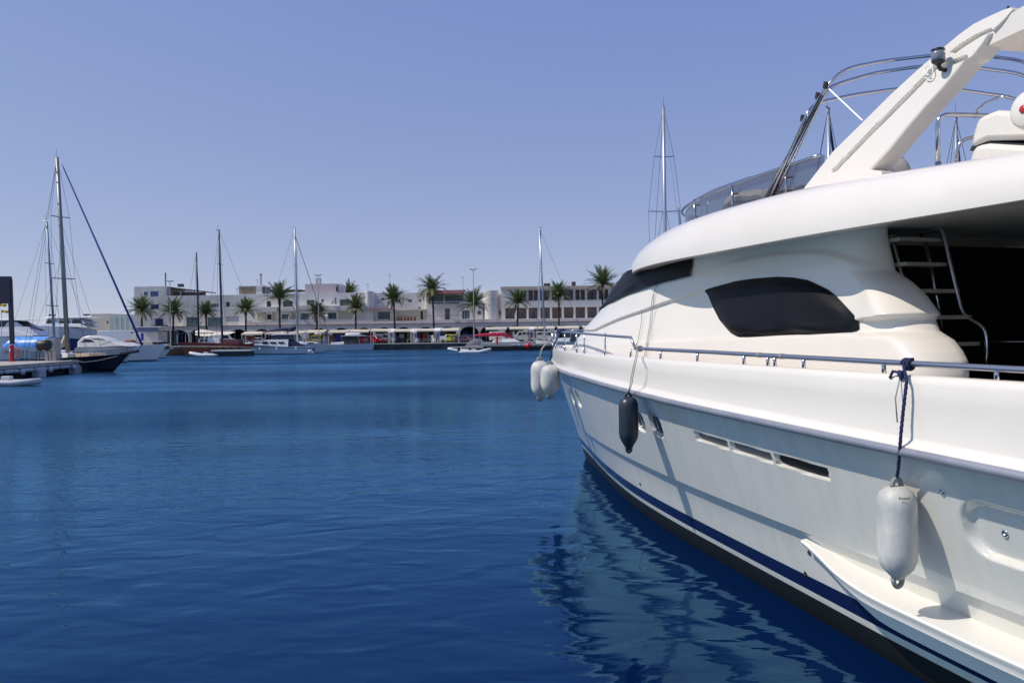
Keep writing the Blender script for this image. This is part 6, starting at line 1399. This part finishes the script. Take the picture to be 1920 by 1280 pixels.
cabin(t,[(l*.10,zt(597)),(l*1.0,zt(596)),(l*.8,zt(593.5)),(l*.2,zt(593))],3.7,3.5,bwhite,'hardtop')
for x in (.14,.8):
    g=MB(); g.tube([(l*x,0,zt(594)),(l*x,0,zt(590))],.05,5); g.tube([(l*x-.5,0,zt(589.5)),(l*x+.5,0,zt(589.5))],.12,5); g.build('floodlight',darkin,t,local=True)
rail(t,[(l*.3,-1.9,zt(611)),(l*.5,-1.8,zt(612)),(l*.7,-1.5,zt(613)),(l*.9,-.9,zt(615)),(l*1.0,0,zt(616))],.9)
# sport cruiser with raked windscreen
Yc=98; o=at(243,650,Yc).x; l=o-at(136,650,Yc).x; zt=lambda py:at(190,py,Yc).z
t=boat('sport_cruiser','cream white sport cruiser with raked tinted windows behind the navy hull','motor boat',(o-l,Yc+1.8),0); hullm(t,l,3.2,zt(652),zt(649),[mat('sport_cream',(.66,.63,.56),.35,coat=.3),bnavy],rake=.18,deckm=bwhite,stripe=[(-1,.05,1)])
cabin(t,[(l*.05,zt(652)),(l*.98,zt(650)),(l*.72,zt(642.5)),(l*.55,zt(636)),(l*.40,zt(630)),(l*.24,zt(628.5)),(l*.12,zt(631)),(l*.04,zt(640))],3.0,2.0,mat('sport_cream',(.66,.63,.56),.35,coat=.3),'superstructure',bev=.12)
sidewin(t,[(l*.10,zt(641)),(l*.34,zt(641)),(l*.28,zt(636)),(l*.18,zt(635))],1.26); sidewin(t,[(l*.30,zt(635)),(l*.58,zt(638.5)),(l*.47,zt(635)),(l*.36,zt(634))],1.16)
rail(t,[(l*.45,-1.4,zt(650)),(l*.6,-1.3,zt(650)),(l*.75,-1.0,zt(650)),(l*.9,-.5,zt(650)),(l*1.0,0,zt(649.5))],.75)
# white boat bows behind navy bow
Yb=104; o=at(300,655,Yb).x; l=9.; t=boat('white_sloop','white boat with long foredeck passing behind the navy bowsprit','boat',(o-l,Yb+1.5),0); zt=lambda py:at(270,py,Yb).z
hullm(t,l,2.8,zt(649),zt(645.5),[bwhite,bnavy],rake=.12,deckm=bwhite,stripe=[(-1,.07,1)]); cabin(t,[(l*.1,zt(648.5)),(l*.6,zt(647)),(l*.5,zt(642)),(l*.15,zt(641))],2.0,1.7,bwhite)
# small craft crowding the berths at the left
def small(px,py,Ym_,L_,label,col,kind,rz=0,grp='small boats crowded behind the pier'):
    q=at(px,py,Ym_); t=boat('small_boat',label,'boat',(q.x-L_/2,Ym_),rz,grp); hullm(t,L_,L_*.36,1.0,1.25,[mat('small_hull_%d'%px,col,.35),bnavy],rake=.14,deckm=bwhite,stripe=[(-1,.08,1)])
    if kind=='cabin': cabin(t,[(L_*.2,1.05),(L_*.75,1.15),(L_*.55,1.75),(L_*.25,1.85)],L_*.26,L_*.2,bwhite); sidewin(t,[(L_*.28,1.35),(L_*.55,1.35),(L_*.5,1.65),(L_*.3,1.7)],L_*.125)
    if kind=='cover': cabin(t,[(L_*.05,1.0),(L_*.7,1.15),(L_*.5,1.7),(L_*.2,1.75)],L_*.3,L_*.1,navyc,'cover')
    if kind=='open': cabin(t,[(L_*.3,1.0),(L_*.45,1.05),(L_*.43,1.6),(L_*.36,1.62)],.7,.6,bglass,'screen'); e=MB(); e.box(-.35,.1,-.25,.25,.7,1.5); e.build('outboard',mat('outboard_dark',(.02,.025,.05),.4),t,local=True,bevel=.05)
    rail(t,[(L_*.6,-L_*.15,1.12),(L_*.8,-L_*.1,1.18),(L_,0,1.22),(L_*.8,L_*.1,1.18),(L_*.6,L_*.15,1.12)],.45)
small(112,655,94,6.5,'small cream cabin boat between the grey cabinet and leaning mast',(.6,.57,.5),'cabin'); small(160,655,90,6,'small white open boat with dark screen beside the sport cruiser bow',(.7,.7,.68),'open'); small(208,652,110,7,'small boat under a navy cover behind the sport cruiser',(.65,.65,.65),'cover')
small(275,650,118,7,'small white cabin boat in front of the kiosk',(.68,.68,.66),'cabin'); small(240,648,126,6.5,'small grey open boat before the rust brown tarpaulin',(.4,.42,.45),'open'); small(45,655,97,7,'small boat with navy cover below the flybridge boat',(.55,.55,.55),'cover'); small(322,650,132,6,'small brown hulled boat left of the schooner',(.22,.10,.05),'open')
small(590,650,150,6,'small white cabin boat right of the pale steel mast',(.66,.66,.64),'cabin'); small(480,652,142,7,'varnished brown boat behind the motor cruiser bow',(.20,.08,.03),'cabin')
# navy sailing yacht behind the pier head
PW=atz(212,697.5); Yn=PW.y; RZN=R_(-33); un=Vector((math.cos(RZN),math.sin(RZN),0)); Ln=17.2; XW=14.5; ON=PW-un*XW
t=boat('navy_sailing_yacht','long dark navy sailing yacht with blue furled jib moored behind the pier','sailing boat',(ON.x,ON.y),RZN)
def nloc(px,py,dy=0):   # point in the boat's centre plane seen at a pixel
    r=sight(px,py); n=Vector((-un.y,un.x,0)); o=ON-Vector((0,0,CAM_H)); k=(o.dot(n)+dy)/r.dot(n); P=r*k+Vector((0,0,CAM_H)); return ((P-ON).dot(un),dy,P.z)
zt=lambda py:at(200,py,Yn).z
hullm(t,Ln,4.0,1.2,1.72,[bnavy,mat('boot_green',(.03,.06,.07),.5)],rake=(Ln-XW)/Ln,transom=.6,stripe=[(-1,.06,1)],deckm=teakd)
g=MB(); g.tube([(Ln-1.4,0,1.72),(Ln+1.3,0,1.95)],.13,8); g.build('bowsprit',bnavy,t,local=True)
rail(t,[(8.5,-1.95,1.3),(10.2,-1.8,1.36),(11.8,-1.5,1.42),(13.4,-1.1,1.5),(15,-.6,1.6),(16.9,0,1.72),(15,.6,1.6),(13.4,1.1,1.5),(11.8,1.5,1.42)],.55,m_=wire)
cabin(t,[(7.6,1.3),(12.2,1.42),(11.8,1.75),(7.8,1.7)],1.9,1.6,teakd,'coach_roof'); cabin(t,[(8.6,1.3),(9.6,1.3),(9.6,1.75),(8.6,1.75)],.9,.8,mat('liferaft_white',(.7,.7,.66),.5),'life_raft',y0=-1.1)
mb_=nloc(127.5,668); mt_=nloc(107,296); xm=mb_[0]; z0=1.35; H=mt_[2]; lean=xm-mt_[0]
top=mast(t,xm,z0,H-z0,.22,mat('mast_pewter',(.24,.25,.24),.4,.4),spread=((.70,.9),(.39,1.1)),lean=lean,beam=1.9,bow=None,stern=(-1.0,0,1.3),stay_r=.016)
for f in (.93,.88,.77,.66,.49,.38,.27): g=MB(); g.lathe([(.01,-.05),(.05,-.03),(.05,.03),(.01,.05)],6,c=(xm-lean*f,-.22,z0+(H-z0)*f)); g.build('mast_step',bwhite,t,local=True)
p0=Vector(nloc(116,308)); p1=Vector(nloc(266,646)); g=MB(); g.tube([p0,p0.lerp(p1,.03),p0.lerp(p1,.5),p1],[.03,.06,.085,.10],8); g.build('furled_jib',mat('furl_blue',(.008,.03,.20),.7),t,local=True,smooth=True); g=MB(); g.tube([p1,(Ln+1.2,0,1.95)],.03,5); g.build('forestay',wire,t,local=True); g=MB(); g.tube([top,p0],.02,4); g.build('halyard',wire,t,local=True)
wires(t,[(( xm-lean*.69,0,z0+(H-z0)*.69),(Ln-4.2,0,1.5)),(top,(-3,0.5,1.3)),((xm-lean*.5,0,z0+(H-z0)*.5),(1.0,-1.2,1.3))],.016)
g=MB(); g.tube([(xm-.3,0,z0+2.0),(xm-.7,0,z0+1.3),(xm-1.6,0,z0+.9)],[.22,.32,.15],8); g.build('gathered_sail',mat('sail_beige',(.55,.50,.42),.8,bump=1,bump_scale=6),t,local=True,smooth=True)
a=Vector(RM[t]@Vector((Ln-1.2,-.4,1.5))); b=alongp(140,.05,-.4); g=MB(); g.tube([a,(a*.6+b*.4)+Vector((0,0,-.25)),(a*.3+b*.7)+Vector((0,0,-.3)),b],.028,5); g.build('mooring_line',rope_g,t)
# second, thinner leaning mast
Ym=92; a=at(104,660,Ym); tp_=at(87.5,415,Ym); t=boat('grey_mast_sloop','sloop with thin grey leaning mast left of the navy yacht mast','sailing boat',(a.x-6,Ym),0); hullm(t,11,3.0,1.2,1.5,[bwhite,bnavy],rake=.06,deckm=bwhite,stripe=[(-1,.07,1)]); mast(t,6,1.4,tp_.z-1.4,.14,mat('mast_pewter_blue',(.22,.27,.33),.4,.4),spread=((.68,.9),(.36,1.2)),lean=a.x-tp_.x,beam=1.5,bow=(10.9,0,1.5),stern=(0,0,1.3),stay_r=.014)
# flags at the sign, grey dinghy in front of the pier
for k,(px,py,lab) in enumerate(((5,572,'upper small yellow and red flag beside the sign post'),(9,584,'lower small yellow and red flag beside the sign post'))):
    q=at(px,py,100+k); g=MB(); rows=[]
    for i in range(7): rows.append([(q.x-.42+.84*i/6,100+k+.12*math.sin(i*1.3),q.z+.16*j+.05*math.sin(i)) for j in range(-1,2)])
    g.grid(rows,mif=lambda i,j:0); fl=thing('flag',lab,'flag',(q.x,100+k,q.z),0,'small flags on the boats at left'); g.build('cloth',mat('flag_yellow',(.70,.42,.03),.7),fl); p=MB(); p.tube([(q.x-.44,100+k,q.z-3.4),(q.x-.44,100+k,q.z+.3)],.03,5); p.build('pole',alu,fl)
t=rib('grey_dinghy','long grey inflatable dinghy floating in front of the pier at the left edge',-40,66,723.5,False,eng=False,D=.42,lift=.10,tubem=mat('dinghy_grey',(.40,.43,.46),.5,noise_amt=.2,noise_scale=3))
